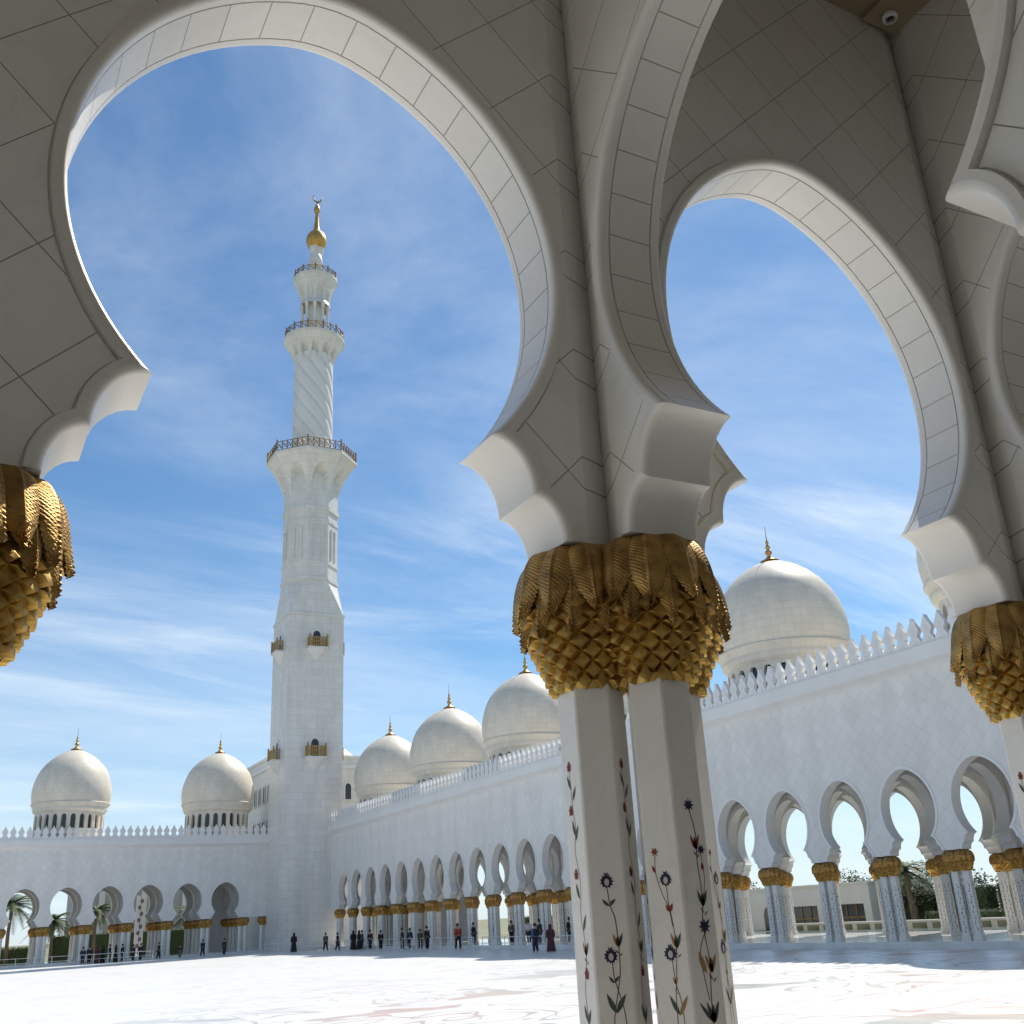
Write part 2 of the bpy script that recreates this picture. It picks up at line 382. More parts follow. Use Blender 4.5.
# --- flower inlay, 2-D motifs on a shaft face (s across, z up)
class Inlay:
    def __init__(s): s.mb=MB(); s.face=0
    def put(s,poly,m,lift=.0025):
        a=pi/3*s.face; ap=HEXR*cos(pi/6)-.004+.0035+lift
        n=Vector((cos(a),sin(a),0)); t=Vector((-sin(a),cos(a),0))
        P=[n*ap+t*u+Vector((0,0,z)) for u,z in poly]
        s.mb.face([tuple(p) for p in P],m=m)
    def ribbon(s,pts,w,m):
        for a,b in zip(pts[:-1],pts[1:]):
            dx,dz=b[0]-a[0],b[1]-a[1]; l=max(1e-6,sqrt(dx*dx+dz*dz)); nx,nz=-dz/l*w/2,dx/l*w/2
            s.put([(a[0]+nx,a[1]+nz),(a[0]-nx,a[1]-nz),(b[0]-nx,b[1]-nz),(b[0]+nx,b[1]+nz)],m,.002)
    def leaf(s,x,z,ang,l,w,m):
        P=[]
        for k in range(13):
            t=k/12; P.append((t*l,w*sin(pi*t**.8)/2))
        for k in range(11,0,-1):
            t=k/12; P.append((t*l,-w*sin(pi*t**.8)/2*.7))
        c,sn=cos(ang),sin(ang)
        s.put([(x+p*c-q*sn,z+p*sn+q*c) for p,q in P],m,.003)
    def star(s,x,z,r,n,m,inner=.55,rot=0):
        P=[]
        for k in range(2*n):
            a=rot+pi*k/n; rr=r if k%2==0 else r*inner
            P.append((x+rr*cos(a),z+rr*sin(a)))
        s.put(P,m,.004)
    def disc(s,x,z,rx,rz,m):
        s.put([(x+rx*cos(2*pi*k/14),z+rz*sin(2*pi*k/14)) for k in range(14)],m,.005)
    def tulip(s,x,z,h,m1,m2):
        h*=.72; s.leaf(x,z,pi/2+.36,h,h*.27,m2); s.leaf(x,z,pi/2-.36,h,h*.27,m1); s.leaf(x,z,pi/2,h*.80,h*.32,1); s.leaf(x,z,pi/2+.12,h*.66,h*.14,m1); s.leaf(x,z-.035,pi/2+.7,h*.4,h*.10,1); s.leaf(x,z-.05,pi/2-.8,h*.36,h*.09,1)
    def rosette(s,x,z,r):
        s.star(x,z,r,11,3,.74); s.disc(x,z-.1*r,r*.36,r*.50,6); s.leaf(x,z+r*.7,pi/2+.5,r*.6,r*.3,3); s.leaf(x,z+r*.7,pi/2-.5,r*.6,r*.3,3)
    def bud(s,x,z,r):
        for dx,dz in ((0,.9),(-.6,.2),(.6,.2),(-.45,-.6),(.45,-.6),(0,-.1)): s.star(x+dx*r*.6,z+dz*r*.8,r*.5,5,2,.55,dz)
def curve(pts,n=8):
    out=[]
    P=[pts[0]]+list(pts)+[pts[-1]]
    for i in range(1,len(P)-2):
        for k in range(n):
            t=k/n; a,b,c,d=[Vector((q[0],q[1])) for q in P[i-1:i+3]]
            v=.5*((2*b)+(c-a)*t+(2*a-5*b+4*c-d)*t*t+(3*b-a-3*c+d)*t**3); out.append((v.x,v.y))
    out.append(pts[-1]); return out
def near_inlay(kinds):
    I=Inlay()
    for f in range(6):
        I.face=f
        kind=kinds[f]
        if kind==0:      # blue rosettes and orange tulip
            I.ribbon(curve([(.0,.13),(.01,.03),(.035,-.06),(.04,-.30),(.02,-.42),(-.02,-.62),(-.01,-.95),(.02,-1.5)]),.006,0)
            I.ribbon(curve([(-.005,-.24),(.0,-.36),(.015,-.42),(.05,-.60),(.04,-1.0),(.03,-1.5)]),.006,0)
            I.rosette(.0,.17,.042); I.rosette(-.01,-.245,.042); I.leaf(.005,.03,pi/2+.8,.06,.022,1); I.leaf(.005,.03,pi/2-.8,.06,.022,1)
            I.tulip(.04,-.20,.12,1,4); I.leaf(.0,-.39,pi/2+.7,.05,.02,1); I.leaf(.0,-.39,pi/2-.7,.05,.02,1)
            I.leaf(0,-.55,pi/2+.45,.12,.035,1); I.leaf(0,-.55,pi/2-.55,.12,.035,1)
            I.tulip(-.01,-.83,.10,2,1); I.rosette(.03,-1.05,.04); I.leaf(.03,-1.3,pi/2+.6,.12,.03,1); I.leaf(.03,-1.3,pi/2-.6,.12,.03,5)
        elif kind==1:    # red buds on a long vine
            I.ribbon(curve([(-.02,.86),(-.01,.62),(.01,.50),(-.015,.36),(.02,.18),(.0,-.02),(.03,-.22),(-.01,-.45),(.02,-.75),(0,-1.5)]),.005,0)
            for z,x in ((.87,-.02),(.60,-.03),(.22,-.02),(-.34,.02),(-.80,-.02)): I.bud(x,z,.032)
            for z,x,a in ((.73,-.01,2.0),(.66,0,1.1),(.45,.0,1.8),(.42,.005,1.2),(.08,0,1.9),(-.10,.02,1.2),(-.60,0,1.9),(-.62,0,1.2),(-1.0,0,2)): I.leaf(x,z,a,.10,.028,1)
            I.tulip(.03,-.24,.12,1,4); I.tulip(.0,-1.05,.12,1,4)
        elif kind==2:    # blue stars, red tulips, dark leaves
            I.ribbon(curve([(.0,.56),(.03,.40),(.02,.25),(.03,.05),(.01,-.10),(.03,-.30),(.01,-.60),(.01,-1.5)]),.007,0)
            I.ribbon(curve([(.05,.30),(.06,.16),(.03,.02)]),.005,0); I.ribbon(curve([(.02,-.14),(-.03,-.26),(.0,-.5)]),.006,0)
            I.star(.0,.58,.042,8,3,.5); I.tulip(.02,.32,.13,2,2); I.star(.055,.32,.032,7,3,.5); I.leaf(.055,.2,1.6,.05,.025,2)
            I.tulip(.03,.0,.14,1,1); I.star(.02,-.11,.045,8,3,.5); I.leaf(.03,-.11,.9,.05,.02,3)
            I.tulip(.04,-.36,.15,5,5); I.leaf(.0,-.36,1.9,.13,.04,5); I.tulip(.02,-.62,.17,1,1); I.leaf(.02,-.62,pi/2+.7,.15,.03,1); I.star(.02,-.85,.05,8,3,.5); I.tulip(.02,-1.15,.14,2,1)
        else:            # small star, crossing vines
            I.ribbon(curve([(-.045,.30),(-.05,.20),(-.02,.08),(.02,-.02),(.035,-.2),(.02,-.36),(0,-.6),(.01,-1.5)]),.005,0)
            I.ribbon(curve([(.01,.13),(.015,.0),(.025,-.10)]),.005,0); I.ribbon(curve([(.0,-.24),(.01,-.40),(.04,-.62),(.03,-1.5)]),.005,0)
            I.star(-.045,.32,.028,6,2,.45); I.leaf(-.05,.20,2.0,.05,.02,2); I.rosette(.01,.16,.04); I.leaf(.02,-.02,1.2,.05,.025,2); I.leaf(.02,-.02,2.1,.05,.025,2)
            I.tulip(.04,-.22,.13,1,4); I.rosette(-.005,-.245,.042); I.tulip(.01,-.41,.06,5,4); I.leaf(.02,-.57,pi/2+.5,.12,.03,1); I.leaf(.02,-.57,pi/2-.5,.12,.03,5)
            I.rosette(.0,-.85,.04); I.tulip(.02,-1.15,.12,1,4)
    return I.mb
def far_inlay(zb,zt):
    I=Inlay(); rnd=random.Random(3)
    for f in range(6):
        I.face=f
        z=zb+.35+.1*(f%2); k=f
        while z<zt-.55:
            s=.028 if k%2 else -.022
            I.put([(s+.034*cos(2*pi*q/6),z+.042*sin(2*pi*q/6)) for q in range(6)],0)
            I.put([(s*.3-.012,z+.07),(s*.3+.012,z+.07),(-s*.5+.01,z+.15),(-s*.5-.014,z+.15)],0)
            z+=rnd.uniform(.17,.25); k+=1
    return I.mb
def capital_far():
    mb=MB()
    prof=[(.23,1.355,0),(.27,1.42,1),(.31,1.50,0),(.33,1.58,1),(.36,1.66,0),(.39,1.74,1),(.40,1.78,0),(.44,1.82,2),(.455,1.92,2),(.45,2.03,2),(.41,2.14,2),(.35,2.22,2),(.24,2.30,3)]
    n=24; P=[]
    for r,z,k in prof:
        row=[]
        for j in range(n+1):
            a=2*pi*j/n; b=0
            if k==0: b=.03*(1 if j%2 else -1)
            if k==1: b=.03*(-1 if j%2 else 1)
            if k==2: b=.02*(1 if j%2 else -1)
            row.append(((r+b)*cos(a),(r+b)*sin(a),z-(.06 if (k==2 and z<1.9 and j%2) else 0)))
        P.append(row)
    mb.grid(P[:7],None,0,False); mb.grid(P[6:],None,1,False); return mb

# ------------------------------------------------------------------ NEAR ARCADE (the gallery the camera stands in)
FLOOR=-1.85
P0=(4.027,5.76)
near=empty('near_arcade',(P0[0],P0[1],FLOOR))
tag(near,'shaded foreground arcade of horseshoe arches on gold palm capitals, framing the courtyard','arcade')
OFF=Vector((-P0[0],-P0[1],-FLOOR))
def place(o,x=0,y=0,z=0): o.location=(x+0,y+0,z-FLOOR); return o
CEIL=8.87
def bay(name,top,notch,mf,ends=(True,True),mats=('wall_near','soffit','plain')):
    mb=MB(); arch_bay(mb,top=top,fine=True,notch=notch,m_face=mf,ends=ends); return mb.build(name,[M[k] for k in mats],near)
W4=('wall_near','soffit','plain','wall_far')
front_end=bay('arch_wall',CEIL+2.6,(True,False),(0,3),(False,True),W4)      # the pier left of this bay carries no cross arch
front_flat=bay('arch_wall',CEIL+2.6,(False,False),(0,3),(False,False),W4)
front_bay=bay('arch_wall',CEIL+2.6,(True,False),(0,3),(True,True),W4)
inner_bay=bay('cross_arch',CEIL+.2,(True,True),(0,0))
IMIN,IMAX=-2,8
def cp(o,parent):
    c=o.copy(); COL.objects.link(c); c.parent=parent; return c
used=set()
def take(o):
    if o.name in used: return cp(o,near)
    used.add(o.name); return o
for i in range(IMIN,IMAX+1):
    place(take(front_end if i==0 else front_flat if i<0 else front_bay),(i-.5)*MOD,0)
    if i<0: continue
    if i>0: place(take(inner_bay),(i-.5)*MOD,-MOD)
    b=take(inner_bay); b.rotation_euler=(0,0,pi/2); place(b,i*MOD,-MOD/2)
    b=take(inner_bay); b.rotation_euler=(0,0,pi/2); place(b,i*MOD,-MOD*1.5)
mb=MB(); x0,x1=(IMIN-1)*MOD-.3,(IMAX)*MOD+.5
mb.box(x0,x1,-MOD*2-.1,-.1,CEIL,CEIL+.25); place(mb.build('ceiling',M['ceiling'],near))
mb=MB(); mb.box(x0,x1,-MOD*2-.2,.1,CEIL+2.4,CEIL+2.7); place(mb.build('roof',M['trim_far'],near))
mb=MB(); mb.box(x0,x1,-MOD*2-.6,-MOD*2,FLOOR,CEIL+2.4); place(mb.build('rear_light_block',M['wall_near'],near))  # unseen solid wall behind the camera, added to keep the gallery dark
mb=MB(); mb.box(x0-.5,x0,-MOD*2-.6,-.29,FLOOR,CEIL+2.4); place(mb.build('end_light_block',M['wall_near'],near))  # unseen; added to stop light from the left end reaching the columns
capn=capital_near().build('capital',[M['gold'],M['frond']]); inln=near_inlay((1,0,1,2,0,3)).build('flower_inlay',INL); inl_b=near_inlay((2,0,1,2,0,3)).mesh('flower_inlay',INL)
shn=shaft(FLOOR,1.40).build('column',M['column'],near)
colproto=shn; capn.parent=shn; inln.parent=shn
fst=True
for i in range(IMIN,IMAX+1):
    for j in (0,1):
        for k,(qx,qy) in enumerate(QC):
            if (j==0 and k==3) or (j==1 and i<0): continue
            if fst: c=shn; fst=False
            else: c=copy_tree(colproto,near)
            c.rotation_euler=(0,0,(pi,-pi/2,0,pi/2)[k])
            if k in (1,3):
                for ch in c.children:
                    if ch.name.startswith('flower_inlay'): ch.data=inl_b
            place(c,i*MOD+qx,-j*MOD+qy)
            c['label']='hexagonal white marble column with flower inlay'
mb=MB()
mb.box(-.26,.26,-.26,.26,-.09,0); dl=mb.build('downlight_box',M['ceiling'],near); place(dl,7.93-P0[0],5.22-P0[1],CEIL)
mb=MB(); mb.lathe([(.05,-.07),(.075,-.07),(.085,-.035),(.075,0),(.05,0),(.05,-.07)],24); rg=mb.build('ring',M['white'],dl); rg.location=(-.04,.08,-.09)
mb=MB(); mb.lathe([(0,-.025),(.05,-.025)],24); rg2=mb.build('lens',M['glass'],dl); rg2.location=(-.04,.08,-.09)

# ------------------------------------------------------------------ PARAPETS, DOMES
MER=[(.405,0),(.405,.12),(.36,.26),(.21,.44),(.20,.54),(.33,.76),(.31,.88),(.16,1.12),(.07,1.30),(0,1.47)]
def merlon_mesh():
    mb=MB(); t=.13
    L=[(-w,z) for w,z in MER]+[(w,z) for w,z in MER[-2::-1]]
    f=[(x,t,z) for x,z in L]; b=[(x,-t,z) for x,z in L]
    mb.face(f,None); mb.face(b[::-1],None)
    for i in range(len(L)-1): mb.face([b[i],b[i+1],f[i+1],f[i]])
    for s in (1,-1):                          # raised carved leaf
        q=[(-.07,s*(t+.02),.66),(0,s*(t+.02),.52),(.07,s*(t+.02),.66),(0,s*(t+.02),1.0)]; mb.face(q if s<0 else q[::-1])
        q=[(-.14,s*(t+.02),.18),(0,s*(t+.02),.06),(.14,s*(t+.02),.18),(0,s*(t+.02),.36)]; mb.face(q if s<0 else q[::-1])
    return mb
MERL=merlon_mesh()
def parapet(root,xa,xb,y,z,near_end):
    n=int((xb-xa)/.82); xs=[xa+.41+.82*i for i in range(n)]
    xs.sort(key=lambda x: abs(x-near_end))
    first=None
    for x in xs[:100]:
        if first is None: o=first=MERL.build('merlon',M['trim_far'],root)
        else: o=cp(first,root)
        o.location=(x,y,z)
    rest=MB()
    for x in xs[100:]:
        b=len(rest.v); rest.v+=[(p[0]+x,p[1]+y,p[2]+z) for p in MERL.v]; rest.f+=[tuple(i+b for i in f) for f in MERL.f]; rest.uv+=MERL.uv; rest.m+=MERL.m; rest.sm+=MERL.sm
    if rest.f: tag(rest.build('far_merlons',M['trim_far'],root),kind='stuff')
def finial_mb(s=1.0):
    mb=MB(); p=[(.62,0),(.62,.05),(.36,.16),(.16,.32),(.10,.42),(.20,.54),(.24,.64),(.18,.75),(.08,.84),(.14,.94),(.17,1.02),(.12,1.12),(.06,1.2),(.10,1.29),(.11,1.36),(.05,1.48),(.03,1.6),(.012,2.5)]
    mb.lathe([(r*s,z*s) for r,z in p],16); return mb
DW=24
def dome_meshes(R):
    d=MB()
    k=R
    d.lathe([(.955*k,0),(.985*k,.10*k),(1.0*k,.25*k),(.995*k,.40*k),(.965*k,.56*k),(.91*k,.74*k),(.83*k,.91*k),(.72*k,1.06*k),(.58*k,1.20*k),(.42*k,1.315*k),(.26*k,1.395*k),(.12*k,1.445*k),(.0,1.47*k)],56)
    rg=MB(); rg.lathe([(.86*k,-.30*k),(.86*k,-.235*k),(.90*k,-.215*k),(.935*k,-.16*k),(.935*k,-.14*k),(.925*k,-.12*k),(.955*k,-.08*k),(.965*k,-.03*k),(.99*k,-.015*k),(.99*k,.015*k),(.955*k,.03*k)],56)
    # drum: wall with colonnettes and small arches between
    dr=MB(); dr.lathe([(.80*k,-.95*k),(.80*k,-.25*k)],56,m=0)
    dr.lathe([(.88*k,-.95*k),(.88*k,-.66*k),(.80*k,-.66*k)],56,m=0,smooth=False)
    for i in range(DW):
        a=2*pi*i/DW; da=pi/DW
        A=[]
        # arch band plate between colonnettes
        for s in (-1,1):
            pts=[]
            for q in range(7):
                th=pi/2*q/6; pts.append((da*.56*cos(th)*s,-.40*k+.115*k*sin(th)))
            poly=[(da*s,-.66*k),(da*.56*s,-.66*k)]+pts+[(0,-.25*k),(da*s,-.25*k)]
            P=[(.865*k*cos(a+u),.865*k*sin(a+u),z) for u,z in poly]
            dr.face(P if s<0 else P[::-1],[(u*k,z) for u,z in (poly if s<0 else poly[::-1])],0)
            G=[(da*.56*s,-.66*k)]+pts
            for (u0,z0),(u1,z1) in zip(G[:-1],G[1:]):
                dr.face([(.865*k*cos(a+u0),.865*k*sin(a+u0),z0),(.865*k*cos(a+u1),.865*k*sin(a+u1),z1),(.80*k*cos(a+u1),.80*k*sin(a+u1),z1),(.80*k*cos(a+u0),.80*k*sin(a+u0),z0)],None,0)
    w=MB(); da=pi/DW
    poly=[(-da*.55,-.66*k)]+[(-da*.55*cos(pi*q/8),-.40*k+.11*k*sin(pi*q/8)) for q in range(9)]+[(da*.55,-.66*k)]
    w.face([(.806*k*cos(u),.806*k*sin(u),z) for u,z in poly][::-1],None,0)
    return d,rg,dr,w
DOME_CACHE={}
def dome(root,x,y,zring,R):
    key=R
    if key not in DOME_CACHE:
        d,rg,dr,w=dome_meshes(R)
        o=d.build('dome',M['dome'],root); r=rg.build('ring_moulding',M['dome'],o); q=dr.build('drum',M['dome'],o)
        f=finial_mb(1.05).build('finial',M['gold_far'],o); f.location=(0,0,1.465*R-.02)
        for i in range(DW):
            if i==0: ww=w0=w.build('window',M['glass'],o)  # dark plate, its colour stands in for the shadow inside an open arch
            else: ww=cp(w0,o)
            ww.rotation_euler=(0,0,2*pi*i/DW)
        DOME_CACHE[key]=o
    else: o=copy_tree(DOME_CACHE[key],root)
    o.location=(x,y,zring); return o

# ------------------------------------------------------------------ FAR ARCADES (root local: x along wall, +y to the courtyard)
def far_arcade(name,label,loc,rz,k0,k1,dz,floor,ctop,xa,xb,near_end,domes,domeR,dzr,cap_parts=100,extra_piers=(),blind=(),inlay=True):
    """arches at local x = k*MOD, k0..k1; wall spans xa..xb"""
    root=tag(empty(name,(loc[0],loc[1],floor),rz),label,'arcade')
    Z=lambda z:z-floor                       # world z -> local
    ztop=ctop
    f=MB(); inn=MB(); zb0=floor-dz
    for k in range(k0,k1+1):
        arch_bay(f,k*MOD,0,ztop-dz-1.1,m_face=(2,0),m_soff=1,m_plain=1)
        arch_bay(inn,k*MOD,-MOD,CEIL,m_face=(0,0),m_soff=0,m_plain=0)
        if k in blind: inn.box((k-.5)*MOD,(k+.5)*MOD,-2*MOD-T,-2*MOD+T,zb0,ztop-dz)
        else: arch_bay(inn,k*MOD,-2*MOD,ztop-dz,m_face=(0,0),m_soff=0,m_plain=0)
    for k in range(k0,k1+2):
        for j in (.5,1.5): arch_bay(inn,(k-.5)*MOD,-j*MOD,CEIL,rot=1,m_face=(0,0),m_soff=0,m_plain=0,half=MOD/2-.29)
    # blank ends
    e0,e1=(k0-.5)*MOD,(k1+.5)*MOD
    if xa<e0: f.box(xa,e0,-T,T,2.3,ztop-dz-1.1)
    if xb>e1: f.box(e1,xb,-T,T,2.3,ztop-dz-1.1)
    o=f.build('facade',[M['wall_far'],M['trim_far'],M['inner_far']],root); o.location=(0,0,Z(dz))
    o=inn.build('inner_arches',M['inner_far'],root); o.location=(0,0,Z(dz))
    cz=MB()                                   # cornice: cavetto then fascia
    prof=[(T,ztop-1.1),(T+.03,ztop-1.06),(T+.16,ztop-.92),(T+.42,ztop-.74),(T+.46,ztop-.70),(T+.46,ztop),(-T,ztop),(-T,ztop-1.1)]
    for (ya,za),(yb,zb) in zip(prof[:-1],prof[1:]):
        cz.face([(xb,ya,Z(za)),(xa,ya,Z(za)),(xa,yb,Z(zb)),(xb,yb,Z(zb))],None)
    for x,s in ((xa,1),(xb,-1)):
        q=[(x,y,Z(z)) for y,z in prof]; cz.face(q[::s],None)
    cz.build('cornice',M['trim_far'],root)
    rf=MB(); rf.box(xa,xb,-2*MOD+.25,-T,Z(CEIL+dz),Z(CEIL+dz+.3)); rf.build('ceiling',M['inner_far'],root)
    rf=MB(); rf.box(xa,xb,-2*MOD-.2,-T-.003,Z(ztop-.4),Z(ztop-.05)); rf.build('roof',M['trim_far'],root)
    # columns
    zb=floor-dz
    sh=shaft(zb,1.40); cpm=capital_far(); il=far_inlay(zb,1.40)
    piers=[(k-.5)*MOD for k in range(k0,k1+2)]+list(extra_piers)
    piers.sort(key=lambda x: abs(x-near_end))
    spots=[]
    for j in range(3):
        for x in piers:
            if j and x in extra_piers: continue
            for q,(qx,qy) in enumerate(QC):
                if (j==0 and q==3) or (j==2 and q==1): continue
                spots.append((x+qx,-j*MOD+qy,(pi,-pi/2,0,pi/2)[q]))
    first=None
    for x,y,a in spots[:cap_parts]:
        if first is None:
            o=first=sh.build('column',M['column'],root); c=cpm.build('capital',[M['gold_far'],M['frond_far']],o)
            if inlay: il.build('flower_inlay',M['inlay_far'],o)
        else: o=copy_tree(first,root)
        o.location=(x,y,Z(dz)); o.rotation_euler=(0,0,a)
    def merge(src,name,ml):
        r=MB()
        for x,y,a in spots[cap_parts:]:
            b=len(r.v); c,s=cos(a),sin(a)
            r.v+=[(p[0]*c-p[1]*s+x,p[0]*s+p[1]*c+y,p[2]+Z(dz)) for p in src.v]
            r.f+=[tuple(i+b for i in ff) for ff in src.f]; r.uv+=src.uv; r.m+=src.m; r.sm+=src.sm
        if r.f: return r.build(name,ml,root)
    if spots[cap_parts:]:
        tag(merge(sh,'inner_columns',M['column']),kind='stuff'); tag(merge(cpm,'inner_capitals',[M['gold_far'],M['frond_far']]),kind='stuff'); inlay and tag(merge(il,'inner_column_inlay',M['inlay_far']),kind='stuff')
    parapet(root,xa,xb,T+.22,Z(ztop),near_end)
    for x,y in domes: dome(root,x,y,Z(dzr),domeR)
    return root
# right: arch centres at world Y = 50.28 + 4.37 k, face X = 42
right=far_arcade('courtyard_arcade','long white arcade along the right of the courtyard, with five domes and a merlon parapet','' and 0 or (42.285,50.48),pi/2,-9,16,-.45,-2.05,11.40,-41.6,74.75,-25,
    [(0,-5.6),(17.48,-5.6),(34.96,-5.6),(52.44,-5.6),(69.92,-5.6),(-17.48,-5.6)],4.40,15.2,blind=(13,14,15,16))
# opposite: rot 180 -> world X = Xr - local x
opp=far_arcade('courtyard_arcade','white arcade with two cream domes closing the far left side beside the minaret','' and 0 or (31.23,131.6),pi,0,8,-.68,-2.05,10.75,-5.4,37.2,10,
    [(.45,-4.37),(17.6,-4.37)],4.42,15.0,extra_piers=(-4.75,),blind=(0,),inlay=False)

# ------------------------------------------------------------------ MINARET
MC=(39.75,128.5); MZ=-2.6
mina=tag(empty('minaret',(MC[0],MC[1],MZ)),'tall white minaret with a square base, gilded balconies and a golden ball and crescent','minaret')
def mz(z): return z-MZ
H=3.6
mb=MB(); sq=[(-H,-H),(H,-H),(H,H),(-H,H)]
mb.prism(sq,mz(MZ),mz(37.4)); mb.prism([(x*1.03,y*1.03) for x,y in sq],mz(37.4),mz(37.75))
mb.build('square_shaft',M['minaret'],mina)
def ngon(R,n,a0): return [(R*cos(a0+2*pi*k/n),R*sin(a0+2*pi*k/n)) for k in range(n)]
RO=H*.94/cos(pi/8); A0=pi/8
mb=MB()
# transition: four corner facets from square to octagon
z0,z1=mz(37.75),mz(42.2); Hs=H*.985
oc=ngon(RO,8,A0)
for k in range(8):
    a,b=oc[k],oc[(k+1)%8]; ma=atan2(a[1]+b[1],a[0]+b[0]); 
    if round(ma/(pi/4))%2==0:                # cardinal face: flares out to the square edge
        d=Vector((cos(ma),sin(ma))); t=Vector((-sin(ma),cos(ma)))
        c0=d*Hs-t*Hs; c1=d*Hs+t*Hs
        mb.face([(c0.x,c0.y,z0),(c1.x,c1.y,z0),(*b,z1),(*a,z1)],[(-Hs,0),(Hs,0),(1.4,4),(-1.4,4)])
    else:
        d=Vector((cos(ma),sin(ma)))*Hs*sqrt(2)
        mb.face([(d.x,d.y,z0),(*b,z1),(*a,z1)],[(0,0),(1.4,4),(-1.4,4)])
mb.prism(oc,z1,mz(57.5))
for za,zb,e in ((42.3,42.8,.16),(44.6,45.0,.10),(50.6,51.0,.10),(52.2,52.8,.18)): mb.prism(ngon(RO+e,8,A0),mz(za),mz(zb))
for k in range(8):                            # blind lancet panels, proud frames
    ma=A0+pi/8+2*pi*k/8; d=Vector((cos(ma),sin(ma),0)); t=Vector((-sin(ma),cos(ma),0)); ap=RO*cos(pi/8)
    for u0,u1,v0,v1 in ((-.62,-.42,45.4,49.6),(.42,.62,45.4,49.6),(-.62,.62,49.6,49.85)):
        P=[d*(ap+.16)+t*u+Vector((0,0,mz(v))) for u,v in ((u0,v0),(u1,v0),(u1,v1),(u0,v1))]
        mb.face([tuple(p) for p in P],None)
        Q=[p-d*.17 for p in P]
        for i in range(4): mb.face([tuple(Q[i]),tuple(Q[(i+1)%4]),tuple(P[(i+1)%4]),tuple(P[i])],None)
mb.build('octagonal_shaft',M['minaret'],mina)
def flare(n,r0,r1,z0,z1,name,zs=9,niche=True,a0=0,deep=.45):
    """corbelled gallery with a ring of niches"""
    mb=MB(); per=18; N=n*per; P=[];UV=[]
    for i in range(zs+1):
        t=i/zs; row=[]
        r=r0+(r1-r0)*(t**1.7)
        for j in range(N+1):
            a=a0+2*pi*j/N; s=(j%per)/per
            rr=r
            if n==8: rr=r*cos(pi/8)/cos(((a-a0)%(pi/4))-pi/8)
            if niche:
                x=abs(2*s-1)/.72
                zz=(t-.05)/.72
                if x<1 and 0<zz<1 and zz<sqrt(max(0,1-x**2.2))*1.0+.0: rr=max(r0*.9,rr-deep*(r1-r0)*.5*min(1,(1-x)*5,(sqrt(max(0,1-x**2.2))-zz)*6))
            row.append((rr*cos(a),rr*sin(a),z0+(z1-z0)*t))
        P.append(row); UV.append([(2*pi*j/N*r0,(z1-z0)*t) for j in range(N+1)])
    mb.grid(P,UV,0,False)
    R2=r1+.12
    mb.lathe([(r1,z1),(R2,z1),(R2,z1+.35),(.1,z1+.35)],n if n==8 else 48,a0=a0,smooth=False)
    return mb.build(name,M['minaret'],mina)
def railing(R,z,n,h,name,a0=0,seg=4):
    mb=MB(); N=n*seg
    for j in range(N):
        a,b=a0+2*pi*j/N,a0+2*pi*(j+1)/N
        def pt(a,zz):
            r=R if n!=8 else R*cos(pi/8)/cos(((a-a0)%(pi/4))-pi/8)
            return (r*cos(a),r*sin(a),zz)
        mb.tube([pt(a,z+h),pt(b,z+h)],.07,5); mb.tube([pt(a,z+.12),pt(b,z+.12)],.06,5)
        mb.tube([pt(a,z),pt(a,z+h+(.35 if j%seg==0 else .1))],.10 if j%seg==0 else .06,5)
        m=(a+b)/2; q=(b-a)*.25
        mb.tube([pt(a,z+.2),pt(m-q*.3,z+h*.75),pt(m+q*.3,z+h*.3),pt(b,z+h*.9)],.05,4)
        mb.tube([pt(b,z+.2),pt(m,z+h*.55),pt(a,z+h*.9)],.05,4)
    return mb.build(name,M['bronze'],mina)
flare(8,RO,6.15,mz(54.4),mz(60.0),'gallery_corbel',26,True,A0,.95)
railing(6.1,mz(60.35),8,1.35,'gallery_railing',A0,6)
RC=2.7
mb=MB(); P=[];UV=[]
N=144; K=70; zc0,zc1=mz(60.3),mz(77.0)
for i in range(K+1):
    t=i/K; row=[]
    for j in range(N+1):
        a=2*pi*j/N; ph=((a*8/(2*pi))+t*6.2)%1
        rr=RC*(1-.02*t)-.14+.26*(1-abs(2*ph-1)**5); row.append((rr*cos(a),rr*sin(a),zc0+(zc1-zc0)*t))
    P.append(row); UV.append([(2*pi*j/N*RC,(zc1-zc0)*t) for j in range(N+1)])
mb.grid(P,UV,0,True); mb.build('spiral_shaft',M['trim_far'],mina)
flare(12,RC,4.25,mz(75.2),mz(79.5),'gallery_corbel',22,True,0,.95)
railing(4.2,mz(79.85),12,1.15,'gallery_railing',0,2)
mb=MB(); mb.lathe([(1.35,mz(79.8)),(1.35,mz(86.2))],24)
for k in range(10):
    a=2*pi*k/10; x,y=1.95*cos(a),1.95*sin(a)
    mb.lathe([(.26,mz(79.8)),(.26,mz(80.2)),(.2,mz(80.4)),(.2,mz(84.9)),(.3,mz(85.4)),(.3,mz(85.9))],10,(x,y))
mb.lathe([(2.2,mz(85.6)),(2.2,mz(86.1)),(0.5,mz(86.1))],40)
mb.build('lantern',M['minaret'],mina)
flare(10,2.15,3.12,mz(86.0),mz(90.0),'lantern_cap',20,True,0,.7)
railing(3.1,mz(90.35),10,.95,'gallery_railing',0,2)
mb=MB(); P=[]
for i in range(33):
    t=i/32; row=[]
    r=.82+.22*abs(sin(pi*2.5*t))+(.25*max(0,.15-t)/.15)
    for j in range(33):
        a=2*pi*j/32; row.append(((r+.10*sin(3*a+9*t))*cos(a),(r+.10*sin(3*a+9*t))*sin(a),mz(90.2)+6.1*t))
    P.append(row)
mb.grid(P,None,0,True); mb.build('twisted_neck',M['minaret'],mina)
